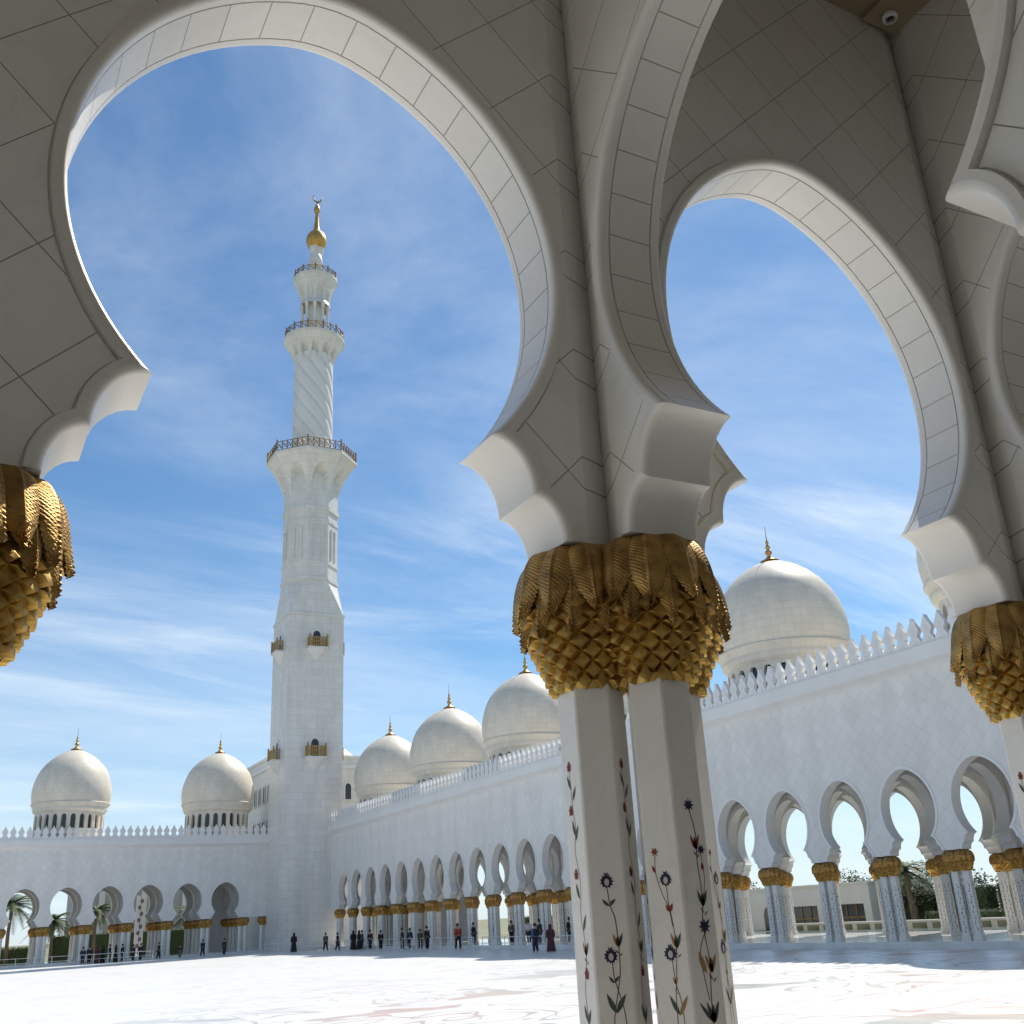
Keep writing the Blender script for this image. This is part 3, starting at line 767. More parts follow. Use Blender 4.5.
mb=MB(); mb.lathe([(.7,mz(95.9)),(1.0,mz(96.2)),(1.42,mz(96.9)),(1.55,mz(97.6)),(1.42,mz(98.4)),(1.0,mz(99.05)),(.55,mz(99.5)),(.40,mz(100.2)),(.27,mz(102)),(.22,mz(102.6)),(.42,mz(103.1)),(.5,mz(103.5)),(.36,mz(104)),(.12,mz(104.5)),(.10,mz(105.0))],28)
mb.build('golden_ball',M['gold_far'],mina)
mb=MB(); P=[]                                 # open crescent
for i in range(25):
    a=radians(130)+radians(280)*i/24; w=.03+.17*sin(pi*i/24)
    c=Vector((.66*cos(a),0,.66*sin(a)))
    P.append([(c.x*(1+w*cos(q)),w*.8*sin(q),mz(105.65)+c.z*(1+w*cos(q))) for q in [2*pi*k/8 for k in range(9)]])
mb.grid(P,None,0,True); mb.build('crescent',M['bronze'],mina)
def balcony():
    root=MB()                                 # gilded railing box, local: x across, -y outward, z up from floor
    rl=MB(); w,d,h=1.15,.85,1.15
    for x in (-w,w):
        rl.box(x-.09,x+.09,-d-.09,-d+.09,-.1,h+.35)
        rl.box(x-.05,x+.05,-d,-.02,h-.12,h); rl.box(x-.05,x+.05,-d,-.02,0,.1)
        for k in range(3): rl.box(x-.03,x+.03,-d*(k+.5)/3-.04,-d*(k+.5)/3+.04,.1,h-.12)
    rl.box(-w,w,-d-.05,-d+.05,h-.12,h); rl.box(-w,w,-d-.05,-d+.05,-.02,.10)
    for k in range(9): 
        x=-w+.24*(k+.6); rl.box(x-.06,x+.06,-d-.04,-d+.04,.1,h-.12)
    rl.box(-w,w,-d-.03,-d+.03,h*.45,h*.55)
    cb=MB(); n=8                              # marble corbel
    cb.box(-w-.1,w+.1,-d-.12,0,-.32,-.12)
    rows=[]
    for i in range(n+1):
        t=i/n; ww=(w+.05)*(1-t)**.9; dd=(d+.08)*(1-t)**.8
        rows.append([(-ww,0,-.32-1.5*t),(-ww*.7,-dd,-.32-1.5*t),(ww*.7,-dd,-.32-1.5*t),(ww,0,-.32-1.5*t)])
    cb.grid(rows,None,0,True)
    dr=MB(); P=[(-.5,-.03,-.1),(.5,-.03,-.1),(.5,-.03,1.5)]+[(.5*cos(a),-.03,1.5+.62*sin(a)) for a in [pi*k/10 for k in range(1,10)]]+[(-.5,-.03,1.5)]
    dr.face(P,None)
    fr=MB()
    O=[(-.72,-.1),(-.72,1.5)]+[(-.72*cos(a),1.5+.9*sin(a)) for a in [pi*k/10 for k in range(1,10)]]+[(.72,1.5),(.72,-.1)]
    I=[(-.5,-.1),(-.5,1.5)]+[(-.5*cos(a),1.5+.62*sin(a)) for a in [pi*k/10 for k in range(1,10)]]+[(.5,1.5),(.5,-.1)]
    for i in range(len(O)-1):
        fr.face([(O[i][0],-.10,O[i][1]),(I[i][0],-.10,I[i][1]),(I[i+1][0],-.10,I[i+1][1]),(O[i+1][0],-.10,O[i+1][1])],None)
        fr.face([(I[i][0],-.10,I[i][1]),(I[i][0],0,I[i][1]),(I[i+1][0],0,I[i+1][1]),(I[i+1][0],-.10,I[i+1][1])],None)
        fr.face([(O[i][0],0,O[i][1]),(O[i][0],-.10,O[i][1]),(O[i+1][0],-.10,O[i+1][1]),(O[i+1][0],0,O[i+1][1])],None)
    return rl,cb,dr,fr
rl,cb,dr,fr=balcony(); b0=None
for side in range(4):
    for z in (33.3,19.6):
        if b0 is None:
            b0=o=rl.build('balcony',M['gold_dull'],mina); cb.build('corbel',M['trim_far'],o); dr.build('door',M['glass'],o); fr.build('door_frame',M['trim_far'],o)
        else: o=copy_tree(b0,mina)
        a=side*pi/2; n=Vector((0,-1,0)); n.rotate(Matrix.Rotation(a,3,'Z'))
        o.location=(n.x*H,n.y*H,mz(z)); o.rotation_euler=(0,0,a)

# ------------------------------------------------------------------ BLOCK BEHIND THE MINARET
blk=tag(empty('corner_building',(46.5,141,MZ)),'plain white building with narrow arched windows rising behind the minaret','building')
bx0,bx1,by0,by1,bt=37.5,57,135.2,150,21.0
mb=MB(); mb.box(bx0-46.5,bx1-46.5,by0-141,by1-141,0,bt-MZ); mb.build('wall',M['minaret'],blk)
mb=MB(); mb.box(bx0-46.7,bx1-46.3,by0-141.2,by1-140.8,bt-MZ-1.3,bt-MZ-.9); mb.box(bx0-46.65,bx1-46.35,by0-141.15,by1-140.85,bt-MZ+.003,bt-MZ+.35); mb.build('cornice',M['trim_far'],blk)
mb=MB(); r=6.2; mb.lathe([(r,bt-MZ+.35),(r*.98,bt-MZ+1),(r*.8,bt-MZ+2.0),(r*.4,bt-MZ+2.7),(0,bt-MZ+2.9)],40,(-1.5,2)); mb.build('roof',M['dome'],blk)
def archwin():
    w=MB(); w.face([(-.42,-.03,0),(.42,-.03,0),(.42,-.03,1.5)]+[(.42*cos(a),-.03,1.5+.55*sin(a)) for a in [pi*k/8 for k in range(1,8)]]+[(-.42,-.03,1.5)],None); return w
def archframe():
    f=MB()
    O=[(-.6,-.1),(-.6,1.5)]+[(-.6*cos(a),1.5+.75*sin(a)) for a in [pi*k/8 for k in range(1,8)]]+[(.6,1.5),(.6,-.1)]
    I=[(-.42,-.1),(-.42,1.5)]+[(-.42*cos(a),1.5+.55*sin(a)) for a in [pi*k/8 for k in range(1,8)]]+[(.42,1.5),(.42,-.1)]
    for i in range(len(O)-1):
        f.face([(O[i][0],-.12,O[i][1]),(I[i][0],-.12,I[i][1]),(I[i+1][0],-.12,I[i+1][1]),(O[i+1][0],-.12,O[i+1][1])],None)
        f.face([(I[i][0],-.12,I[i][1]),(I[i][0],0,I[i][1]),(I[i+1][0],0,I[i+1][1]),(I[i+1][0],-.12,I[i+1][1])],None)
    f.box(-.62,.62,-.16,0,-.22,-.1); return f
w0=None
for (x,y,z,a) in [(47.7,by0,15.7,0),(51,by0,15.7,0),(54,by0,15.7,0)]+[(bx0,by0+1.6+2.2*k,zz,-pi/2) for k in range(5) for zz in (15.6,11.2)]:
    if w0 is None: w0=o=archwin().build('window',M['glass'],blk); archframe().build('frame',M['trim_far'],o)
    else: o=copy_tree(w0,blk)
    o.location=(x-46.5,y-141,z-MZ); o.rotation_euler=(0,0,a)

# ------------------------------------------------------------------ GROUND
GZ=-2.35
def ground_mat():
    m=mat('courtyard_marble',(.8,.8,.79),.32); nt=m.node_tree; b=nt.nodes['Principled BSDF']; L=nt.links.new
    tc=nt.nodes.new('ShaderNodeTexCoord')
    n=nt.nodes.new('ShaderNodeTexNoise'); n.inputs['Scale'].default_value=.22; n.inputs['Detail'].default_value=7; n.inputs['Distortion'].default_value=1.6
    cr=nt.nodes.new('ShaderNodeValToRGB'); e=cr.color_ramp.elements
    e[0].position=.30; e[0].color=(.66,.66,.665,1); e[1].position=.46; e[1].color=(.74,.735,.72,1)
    x=e.new(.62); x.color=(.74,.735,.72,1); x=e.new(.72); x.color=(.69,.67,.65,1)
    L(tc.outputs['Object'],n.inputs['Vector']); L(n.outputs['Fac'],cr.inputs['Fac'])
    # inlaid vines: contour bands of slow noise, tinted by another noise, only over the floral part of the court
    def N(scale,det,dist,loc=0):
        mp=nt.nodes.new('ShaderNodeMapping'); mp.inputs['Location'].default_value=(loc,loc*.6,0); L(tc.outputs['Object'],mp.inputs[0])
        q=nt.nodes.new('ShaderNodeTexNoise'); q.inputs['Scale'].default_value=scale; q.inputs['Detail'].default_value=det; q.inputs['Distortion'].default_value=dist; L(mp.outputs[0],q.inputs['Vector']); return q
    def mth(op,x,y=None):
        q=nt.nodes.new('ShaderNodeMath'); q.operation=op
        for i_,v_ in enumerate((x,y)):
            if v_ is None: continue
            if isinstance(v_,(int,float)): q.inputs[i_].default_value=v_
            else: L(v_,q.inputs[i_])
        return q.outputs[0]
    def band(src,c,w):
        q=nt.nodes.new('ShaderNodeMapRange'); q.inputs['From Min'].default_value=w; q.inputs['From Max'].default_value=w*.6; L(mth('ABSOLUTE',mth('SUBTRACT',src,c)),q.inputs['Value']); return q.outputs[0]
    va=N(.16,1.5,1.4,11); vb=N(.10,2,2.0,47); leaf=N(.30,2,.6,83); hue=N(.07,1,0,5)
    lf=nt.nodes.new('ShaderNodeMapRange'); lf.inputs['From Min'].default_value=.60; lf.inputs['From Max'].default_value=.625; L(leaf.outputs['Fac'],lf.inputs['Value'])
    m_=mth('MAXIMUM',mth('MAXIMUM',band(va.outputs['Fac'],.5,.011),band(vb.outputs['Fac'],.47,.008)),mth('MAXIMUM',mth('MULTIPLY',band(va.outputs['Fac'],.60,.012),.8),lf.outputs[0]))
    sp=nt.nodes.new('ShaderNodeSeparateXYZ'); L(tc.outputs['Object'],sp.inputs[0])
    area=nt.nodes.new('ShaderNodeMapRange'); area.inputs['From Min'].default_value=42; area.inputs['From Max'].default_value=22; L(mth('SUBTRACT',sp.outputs['Y'],mth('MULTIPLY',sp.outputs['X'],.55)),area.inputs['Value'])
    hr=nt.nodes.new('ShaderNodeValToRGB'); he=hr.color_ramp.elements; he[0].position=.40; he[0].color=(.36,.37,.40,1); he[1].position=.60; he[1].color=(.54,.41,.36,1); x=he.new(.5); x.color=(.44,.45,.41,1)
    L(hue.outputs['Fac'],hr.inputs['Fac'])
    vm=nt.nodes.new('ShaderNodeMix'); vm.data_type='RGBA'; L(cr.outputs[0],vm.inputs['A']); L(hr.outputs[0],vm.inputs['B']); L(mth('MULTIPLY',m_,area.outputs[0]),vm.inputs['Factor']); L(vm.outputs['Result'],b.inputs['Base Color'])
    n2=nt.nodes.new('ShaderNodeTexNoise'); n2.inputs['Scale'].default_value=1.2
    mr=nt.nodes.new('ShaderNodeMapRange'); mr.inputs['To Min'].default_value=.22; mr.inputs['To Max'].default_value=.5
    L(tc.outputs['Object'],n2.inputs['Vector']); L(n2.outputs['Fac'],mr.inputs['Value']); L(mr.outputs[0],b.inputs['Roughness'])
    return m
M['court']=ground_mat()
M['sand']=mat('garden_ground',(.30,.28,.2),.9); noise_mix(M['sand'],(.30,.27,.20),(.10,.14,.05),.25,6)
M['gfloor']=mat('gallery_floor_marble',(.60,.59,.57),.12); noise_mix(M['gfloor'],(.74,.725,.69),(.64,.625,.59),.8,6)
mb=MB(); mb.box(-3000,3000,-3000,3000,-3.6,-2.6); tag(mb.build('ground',M['sand']),kind='structure')
mb=MB(); mb.box(-60,56,-6,146,-2.7,GZ); tag(mb.build('courtyard_floor',M['court']),kind='structure')
def floor_slab(name,x0,x1,y0,y1,z,m):
    mb=MB(); mb.box(x0,x1,y0,y1,GZ-.1,z); return tag(mb.build(name,m),kind='structure')
floor_slab('gallery_floor',-14,40.5,-6,6.9,FLOOR,M['gfloor'])
floor_slab('arcade_floor',41.0,52.5,7.2,124.8,-2.05,M['gfloor'])
floor_slab('arcade_floor',-12,36.4,130.3,142.5,-2.05,M['gfloor'])
# ------------------------------------------------------------------ GARDEN BEYOND THE RIGHT ARCADE
M['pool']=mat('pool_water',(.02,.10,.13),.06)
mb=MB(); mb.box(54.5,63,20,100,-2.5,-2.28); tag(mb.build('pool_water',M['pool']),kind='structure')
M['hedge']=mat('hedge_leaves',(.06,.09,.03),.8)
M['leafA']=mat('leaf_dark',(.055,.085,.03),.7); M['leafB']=mat('leaf_mid',(.09,.125,.045),.7); M['bark']=mat('palm_bark',(.20,.15,.10),.9)
noise_mix(M['bark'],(.24,.18,.12),(.12,.09,.06),6,5,bump=.4)
def leaf_cloud(mb,c,rad,n,s,rnd,m=(0,1),box=False):
    for i in range(n):
        while True:
            p=Vector((rnd.uniform(-1,1),rnd.uniform(-1,1),rnd.uniform(-1,1)))
            if box or p.length<1: break
        if not box and rnd.random()<.6: p=p.normalized()*rnd.uniform(.75,1.02)
        elif box and rnd.random()<.7:
            ax=rnd.randrange(3); p[ax]=1 if p[ax]>0 else -1
        p=Vector((c[0]+p.x*rad[0],c[1]+p.y*rad[1],c[2]+p.z*rad[2]))
        u=Vector((rnd.gauss(0,1),rnd.gauss(0,1),rnd.gauss(0,1))).normalized(); w=u.orthogonal().normalized(); 
        q=s*rnd.uniform(.6,1.3)
        mb.face([tuple(p-u*q),tuple(p+w*q*.5),tuple(p+u*q),tuple(p-w*q*.5)],None,rnd.choice(m))
def palm(name,label,loc,h,seed,L=2.6,n=26):
    rnd=random.Random(seed)
    root=tag(empty(name,loc),label,'palm tree','palms outside the arcades')
    tr=MB(); pts=[(.04*sin(i*.9)*i/8,.0,h*i/10) for i in range(11)]; tr.tube(pts,.24,10,taper=.75); tr.build('trunk',M['bark'],root)
    cr=MB()
    for k in range(n):
        a=2*pi*k/n*2.4+rnd.uniform(-.2,.2); up=rnd.uniform(-.35,1.15); l=L*rnd.uniform(.8,1.1)
        d=Vector((cos(a),sin(a),0)); pts=[]
        for i in range(11):
            t=i/10; pts.append(Vector((0,0,h))+d*l*t*cos(up*(1-t*.6))+Vector((0,0,l*t*sin(up)-l*.62*t*t)))
        cr.tube([tuple(p) for p in pts],.03,4,m=1,taper=.4)
        side=Vector((-sin(a),cos(a),0))
        for i in range(1,11):
            for q in range(3):
                t=(i-1+q/3)/10; p=pts[i-1].lerp(pts[i],q/3); tg=(pts[i]-pts[i-1]).normalized()
                ll=.62*l/2.6*sin(pi*min(1,.15+t*.85))**.6
                for s in (-1,1):
                    e=p+(side*s*.75+tg*.65).normalized()*ll+Vector((0,0,-.18*ll)); w=tg*.055
                    cr.face([tuple(p-w),tuple(p+w),tuple(e)],None,0 if rnd.random()<.5 else 1)
    cr.build('crown',[M['leafA'],M['leafB']],root); return root
def tree(label,loc,h,r,seed,n=1500):
    rnd=random.Random(seed); root=tag(empty('tree',loc),label,'tree','round trees in the garden')
    tr=MB(); tr.tube([(0,0,0),(.1,0,h*.35),(0,.1,h*.6)],.18,8,taper=.6)
    for k in range(5):
        a=2*pi*k/5+rnd.random(); tr.tube([(0,.05,h*.4),(r*.3*cos(a),r*.3*sin(a),h*.6),(r*.6*cos(a),r*.6*sin(a),h*.8)],.09,6,taper=.4)
    tr.build('trunk',M['bark'],root)
    cr=MB()
    for k in range(14):
        a=rnd.uniform(0,2*pi); q=rnd.uniform(.2,.75)*r; leaf_cloud(cr,(q*cos(a),q*sin(a),h*.62+rnd.uniform(-.5,.9)*r*.5),(r*.42,r*.42,r*.33),n//14,.16,rnd)
    cr.build('crown',[M['leafA'],M['leafB']],root); return root
def hedge(label,x0,x1,y0,y1,z0,h,seed):
    rnd=random.Random(seed); mb=MB()
    c=((x0+x1)/2,(y0+y1)/2,z0+h/2)
    root=tag(empty('hedge',(c[0],c[1],z0)),label,'hedge','clipped hedges in the garden')
    mb.box(x0-c[0]+.1,x1-c[0]-.1,y0-c[1]+.1,y1-c[1]-.1,0,h-.1,m=0)
    leaf_cloud(mb,(0,0,h/2),((x1-x0)/2,(y1-y0)/2,h/2),2600,.14,rnd,(0,1),True)
    mb.build('foliage',[M['leafA'],M['leafB']],root); return root
GG=-2.6
palm('palm_tree','palm with spread fronds seen through the fourth near arch on the right',(75,68.2,GG),4.6,1)
palm('palm_tree','palm behind the rightmost column cluster at the picture edge',(78,58.5,GG),4.9,2)
tree('rounded green tree beneath the palm beyond the right arcade',(78.5,71,GG),4.4,2.6,3)
tree('dark tree behind the white pavilion beyond the right arcade',(92,92,GG),5.6,3.0,4)
tree('leafy tree between the two right palms',(85,70,GG),4.4,2.7,5)
tree('dark tree right of the white pavilion',(95,84,GG),6.2,3.2,6)
tree('broad tree at the far right of the garden',(88,61,GG),4.4,2.6,16)
hedge('tall dark clipped hedge left of the garden gap',79,80.5,69.6,73.4,GG,2.9,7)
hedge('dark clipped hedge block behind the palm trunk',79,80.5,63.6,68.8,GG,3.0,8)
hedge('long clipped hedge at the right edge of the garden',79,80.5,50,62.6,GG,3.1,9)
hedge('long dark hedge line left of the white pavilion, behind the right arcade',79,81,95,150,GG,2.6,41)
tree('bushy tree left of the white pavilion, seen between right arcade columns',(84,103,GG),5.0,3.4,42)
tree('wide tree far behind the middle of the right arcade',(88,122,GG),5.4,4.0,43)
hedge('low clipped hedge in front of the tall hedges',74,75,50,66,GG,1.2,10)
gw=tag(empty('garden_wall',(70,60,GG)),'low pale garden wall with square panels behind the pool','wall')
mb=MB(); mb.box(-.2,.2,-20,20,0,.62); mb.build('wall',M['inner_far'],gw)
mb=MB(); mb.box(-.3,.3,-20.1,20.1,.62,.72); mb.build('coping',M['trim_far'],gw)
q=None
for k in range(20):
    if q is None:
        m_=MB(); m_.box(-.06,0,-.7,.7,.10,.52); q=o=m_.build('panel',M['sand'],gw)
    else: o=cp(q,gw)
    o.location=(-.203,-19+2*k,0)
# white pavilion
pv=tag(empty('pavilion',(76,83,GG)),'low flat-roofed white pavilion with dark glazed bays beyond the right arcade','pavilion')
mb=MB()
mb.box(-.3,.3,-9.5,-8.6,0,3.8); mb.box(-.3,.3,-3.6,-2.6,0,3.8); mb.box(-.3,.3,2.4,9.5,0,3.8); mb.box(-.3,.3,-8.6,-3.6,2.1,3.8); mb.box(-.3,.3,-2.6,2.4,2.1,3.8); mb.box(.3,8,-9.5,9.5,3.5,3.78); mb.box(.3,8,9.2,9.5,0,3.5); mb.box(.3,8,-9.5,-9.2,0,3.5); mb.box(7.7,8,-9.2,9.2,0,3.5)
mb.build('wall',M['trim_far'],pv)
mb=MB(); mb.box(-.45,8.2,-9.7,9.7,3.8,4.0); mb.build('roof_edge',M['trim_far'],pv)
for y0,y1 in ((-8.6,-3.6),(-2.6,2.4)):
    m_=MB(); m_.box(.05,.1,y0,y1,0,2.1); gl=m_.build('window',M['glass'],pv)
    m_=MB()
    for k in range(5): yy=y0+(y1-y0)*k/4; m_.box(-.02,.04,yy-.05,yy+.05,0,2.1)
    m_.box(-.02,.045,y0,y1,.9,1.0); m_.build('frame',M['bronze'],gl)
m_=MB(); m_.face([(-.32,5.2,0),(-.32,4.2,0),(-.32,4.2,1.4),(-.32,4.35,1.9),(-.32,4.7,2.2),(-.32,5.05,1.9),(-.32,5.2,1.4)],None); m_.build('door',M['glass'],pv)

# garden beyond the opposite arcade
palm('palm_tree','large palm with arching fronds seen through the leftmost opposite arch',(9.3,149,GG),7.0,31,4.2,44)
palm('palm_tree','palm with drooping fronds between the second and third opposite clusters',(14.3,149,GG),5.0,32,3.4,44)
palm('palm_tree','upright green palm framed by the third opposite arch',(19.2,149,GG),6.0,33,3.0,44)
palm('palm_tree','bushy palm framed by the fifth opposite arch',(31.0,148,GG),5.2,34,3.2,44)
hedge('clipped hedge outside the opposite arcade, leftmost',4,14,153,154.5,GG,2.2,35)
hedge('clipped hedge outside the opposite arcade, near the upright palm',15,40,153,154.5,GG,3.4,36)
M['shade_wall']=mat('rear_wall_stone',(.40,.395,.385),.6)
pb=tag(empty('rear_building',(40,175,GG)),'distant pale building seen through the opposite arches','building')
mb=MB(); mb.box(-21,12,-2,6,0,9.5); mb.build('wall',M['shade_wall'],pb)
mb=MB()
for k in range(11): mb.box(-20.5+3*k,-19.7+3*k,-2.35,-2,0,9.2)
mb.build('pilasters',M['trim_far'],pb)
pf=tag(empty('floral_panel',(24.05,146,GG)),'tall white marble slab with dark flower inlay standing behind the fourth opposite arch','panel')
mb=MB(); mb.box(-.5,.5,-.2,.2,0,7.6); mb.build('slab',M['trim_far'],pf)
mb=MB(); rnd=random.Random(5)
for k in range(9):
    z=.9+k*.75; x=.12*(-1)**k
    for q in range(6):
        a=2*pi*q/6+k; c=(x+.13*cos(a),z+.16*sin(a)); mb.face([(c[0]+.10*cos(b),-.21,c[1]+.12*sin(b)) for b in [2*pi*t/8 for t in range(8)]],None)
        mb.v[-8:]=[(p[0],-.21-.0005*q,p[2]) for p in mb.v[-8:]]
    mb.face([(x-.03,-.215,z),(x+.03,-.215,z),(-x+.03,-.215,z+.72),(-x-.03,-.215,z+.72)],None)
mb.build('flower_inlay',M['inlay_far'],pf)

# ------------------------------------------------------------------ BARRIERS AND PEOPLE
def barrier(label,a,b,z,n):
    A,B=Vector((*a,z)),Vector((*b,z)); root=tag(empty('barrier',tuple(A)),label,'barrier','white barriers along the courtyard')
    d=B-A; L=d.length; root.rotation_euler=(0,0,atan2(d.y,d.x))
    p0=None
    for k in range(n+1):
        if p0 is None:
            m_=MB(); m_.tube([(0,0,.0),(0,0,1.0)],.03,8); m_.lathe([(.16,0),(.16,.03),(.05,.06)],12); p0=o=m_.build('post',M['white'],root)
        else: o=cp(p0,root)
        o.location=(L*k/n,0,0)
    m_=MB(); m_.tube([(0,0,.96),(L,0,.96)],.025,6); m_.tube([(0,0,.5),(L,0,.5)],.016,6); m_.build('rail',M['white'],root)
barrier('white barrier in front of the visitor crowd at the opposite arcade',(15.0,127.0),(22.5,126.6),GZ,5)
barrier('white barrier running left along the foot of the opposite arcade',(5.5,128.0),(14.2,127.6),GZ,5)
barrier('white barrier at the foot of the minaret',(34.2,124.2),(41.0,116.5),GZ,6)
barrier('white barrier along the far half of the right arcade',(40.6,115.0),(40.2,83.0),GZ,14)
barrier('white barrier beside the blue-jacketed visitor at the right arcade',(40.0,81.0),(39.6,64.5),GZ,8)

SK=mat('skin',(.45,.28,.2),.6); HA=mat('black_hair',(.02,.017,.015),.6)
CL={k:mat('cloth_'+k,c,.85) for k,c in dict(black=(.018,.018,.02),navy=(.025,.03,.055),grey=(.10,.10,.11),blue=(.05,.11,.22),red=(.35,.06,.03),maroon=(.09,.025,.035),white=(.6,.6,.58),olive=(.08,.08,.05),brown=(.12,.08,.05)).items()}
def skin_obj(name,J,E,m,parent=None,lv=1):
    """J: list of (pos, radius); E: edges"""
    me=bpy.data.meshes.new(name); me.from_pydata([j[0] for j in J],E,[]); me.materials.append(m)
    o=bpy.data.objects.new(name,me); COL.objects.link(o)
    md=o.modifiers.new('Skin','SKIN'); 
    if not me.skin_vertices: me.attributes  # layer is added with the modifier
    if not me.skin_vertices:
        bm=bmesh.new(); bm.from_mesh(me); bm.verts.layers.skin.verify(); bm.to_mesh(me); bm.free()
    sv=me.skin_vertices[0].data
    for i,j in enumerate(J):
        r=j[1]; sv[i].radius=(r,r) if not isinstance(r,tuple) else r
    sv[0].use_root=True
    s=o.modifiers.new('Subsurf','SUBSURF'); s.levels=lv; s.render_levels=lv
    if parent: o.parent=parent
    return o
def person_proto(stride,robe,top,bottom,scarf,armpose=0,pack=False):
    a=stride
    J=[((0,0,.96),(.15,.11)),((0,0,1.2),(.15,.10)),((0,0,1.42),(.16,.09)),((0,.01,1.53),.055),((0,-.01,1.62),(.085,.10)),((0,0,1.72),(.07,.085))]
    E=[(0,1),(1,2),(2,3),(3,4),(4,5)]
    def add(p,r,par): J.append((p,r)); E.append((par,len(J)-1)); return len(J)-1
    for s in (-1,1):
        h=add((s*.10,0,.88),.10,0); k=add((s*.10,-.03-a*s*.5,.50),.075,h); f=add((s*.10,-a*s+.02,.10),.05,k); add((s*.11,-a*s-.14,.045),.045,f)
        sh=add((s*.20,0,1.40),.06,2); el=add((s*.25,.03+a*s*.4,1.13),.045,sh)
        ha=add((s*.23,-.08+a*s*.6-(.16 if armpose and s>0 else 0),.90+(.32 if armpose and s>0 else 0)),.035,el); add((s*.23,-.12+a*s*.6-(.18 if armpose and s>0 else 0),.83+(.36 if armpose and s>0 else 0)),.03,ha)
    body=skin_obj('person',J,E,SK)
    # clothes follow the same joints, slightly wider
    def sub(idx,gr,name,m):
        mp={i:n for n,i in enumerate(idx)}
        JJ=[]
        for i in idx:
            r=J[i][1]; r=r if isinstance(r,tuple) else (r,r); JJ.append((J[i][0],(r[0]+gr,r[1]+gr)))
        EE=[(mp[x],mp[y]) for x,y in E if x in mp and y in mp]
        return skin_obj(name,JJ,EE,m,body)
    sub([0,1,2,10,11,12,18,19,20],.045,'jacket',top)
    if robe:
        mb=MB(); mb.lathe([(.32,.03),(.27,.4),(.22,.8),(.19,1.05),(.17,1.25)],20); mb.v=[(p[0]*1.05,p[1]*.85,p[2]) for p in mb.v]; mb.build('robe',bottom,body)
    else: sub([0,6,7,8,14,15,16],.032,'trousers',bottom)
    mb=MB()
    if scarf: prof=[(.20,1.36),(.15,1.46),(.115,1.55),(.125,1.66),(.11,1.76),(.06,1.81),(0,1.825)]
    else: prof=[(.10,1.60),(.108,1.68),(.10,1.76),(.06,1.81),(0,1.825)]
    mb.lathe(prof,16); mb.v=[(p[0],p[1]+.02,p[2]) for p in mb.v]; mb.build('headscarf' if scarf else 'hair',bottom if scarf else HA,body)
    if pack:
        mb=MB(); mb.box(-.16,.16,.10,.28,1.02,1.45); mb.build('backpack',CL['black'],body)
    return body
PR={}
def person(x,y,z,rz,label,top='black',bottom='black',robe=False,stride=.0,scarf=False,arm=0,pack=False,s=1.0,group=None):
    key=(top,bottom,robe,stride,scarf,arm,pack)
    if key not in PR: o=PR[key]=person_proto(stride,robe,CL[top],CL[bottom],scarf,arm,pack)
    else: o=copy_tree(PR[key])
    o.location=(x,y,z); o.rotation_euler=(0,0,rz); o.scale=(s,s,s)
    tag(o,label,'person',group)
G='visitors at the opposite arcade'
crowd=[(15.6,128.6,'navy','navy',0,'dark-dressed visitor at the left end of the crowd behind the white barrier'),
(16.3,129.0,'navy','black',0,'visitor in navy second from the left in the barrier crowd'),
(17.0,128.5,'maroon','maroon',1,'robed visitor in dark maroon in the left half of the barrier crowd'),
(17.7,129.2,'black','black',1,'black-robed visitor in the middle of the barrier crowd, standing back'),
(18.3,128.4,'navy','black',0,'visitor in navy in the middle of the barrier crowd, close to the rail'),
(19.0,128.9,'black','black',1,'black-robed visitor right of the middle of the barrier crowd'),
(19.6,128.4,'black','navy',0,'visitor in black top toward the right end of the barrier crowd'),
(20.8,128.7,'navy','navy',0,'visitor in navy just apart from the barrier crowd on its right'),
(21.5,128.4,'black','black',0,'visitor in black at the right end of the white barrier')]
for i,(x,y,t,b,r,l) in enumerate(crowd): person(x,y,GZ,.3*i,l,t,b,bool(r),0,bool(r),0,False,(.97,1.02,.95,1,1.04)[i%5],G)
person(23.5,128.8,GZ,1,'lone visitor in black in front of the fourth opposite cluster','black','black',False,.15,False,0,False,1,G)
person(25.6,127.6,GZ,-.8,'seated-height visitor in dark clothes left of the fifth opposite arch','black','grey',False,0,False,1,False,.8,G)
person(28.3,128.8,GZ,.4,'visitor in navy beneath the fifth opposite arch','navy','black',False,.18,False,0,False,1,G)
person(30.6,128.3,GZ,2,'visitor in black beneath the sixth opposite arch','black','navy',False,.0,False,0,False,1,G)
person(36.2,120.0,GZ,-.4,'woman in a long black robe standing alone before the minaret base','black','black',True,0,True,0,False,1.1)
G='visitors along the right arcade'
person(38.0,114.5,GZ,.2,'visitor in grey walking, nearest the minaret on its right','grey','black',False,.2,False,0,False,1.02,G)
person(38.3,111.5,GZ,.9,'visitor in black walking second right of the minaret','black','black',False,.18,False,0,False,1.0,G)
for k,(x,y,t,b,r,l) in enumerate([(40.3,112.3,'black','black',1,'black-robed woman at the left of the dark cluster by the first right arches'),(40.4,110.8,'black','black',1,'black-robed woman second in the dark cluster by the first right arches'),
 (40.2,109.4,'navy','black',0,'visitor in navy third in the dark cluster by the first right arches'),(40.5,107.8,'black','navy',0,'visitor with black top at the right of the dark cluster by the first right arches')]):
    person(x,y,GZ,.7*k,l,t,b,bool(r),0,bool(r),0,False,1.05,G)
person(40.4,104.6,GZ,.2,'visitor in black standing alone under the fourth right arch','black','black',False,0,False,0,False,1,G)
person(40.5,99.2,GZ,1.2,'dark visitor at the left of a pair under the fifth right arch','black','navy',False,.1,False,0,False,1.08,G)
person(40.6,97.6,GZ,-1.2,'dark visitor at the right of a pair under the fifth right arch','navy','black',False,.1,False,0,False,1.05,G)
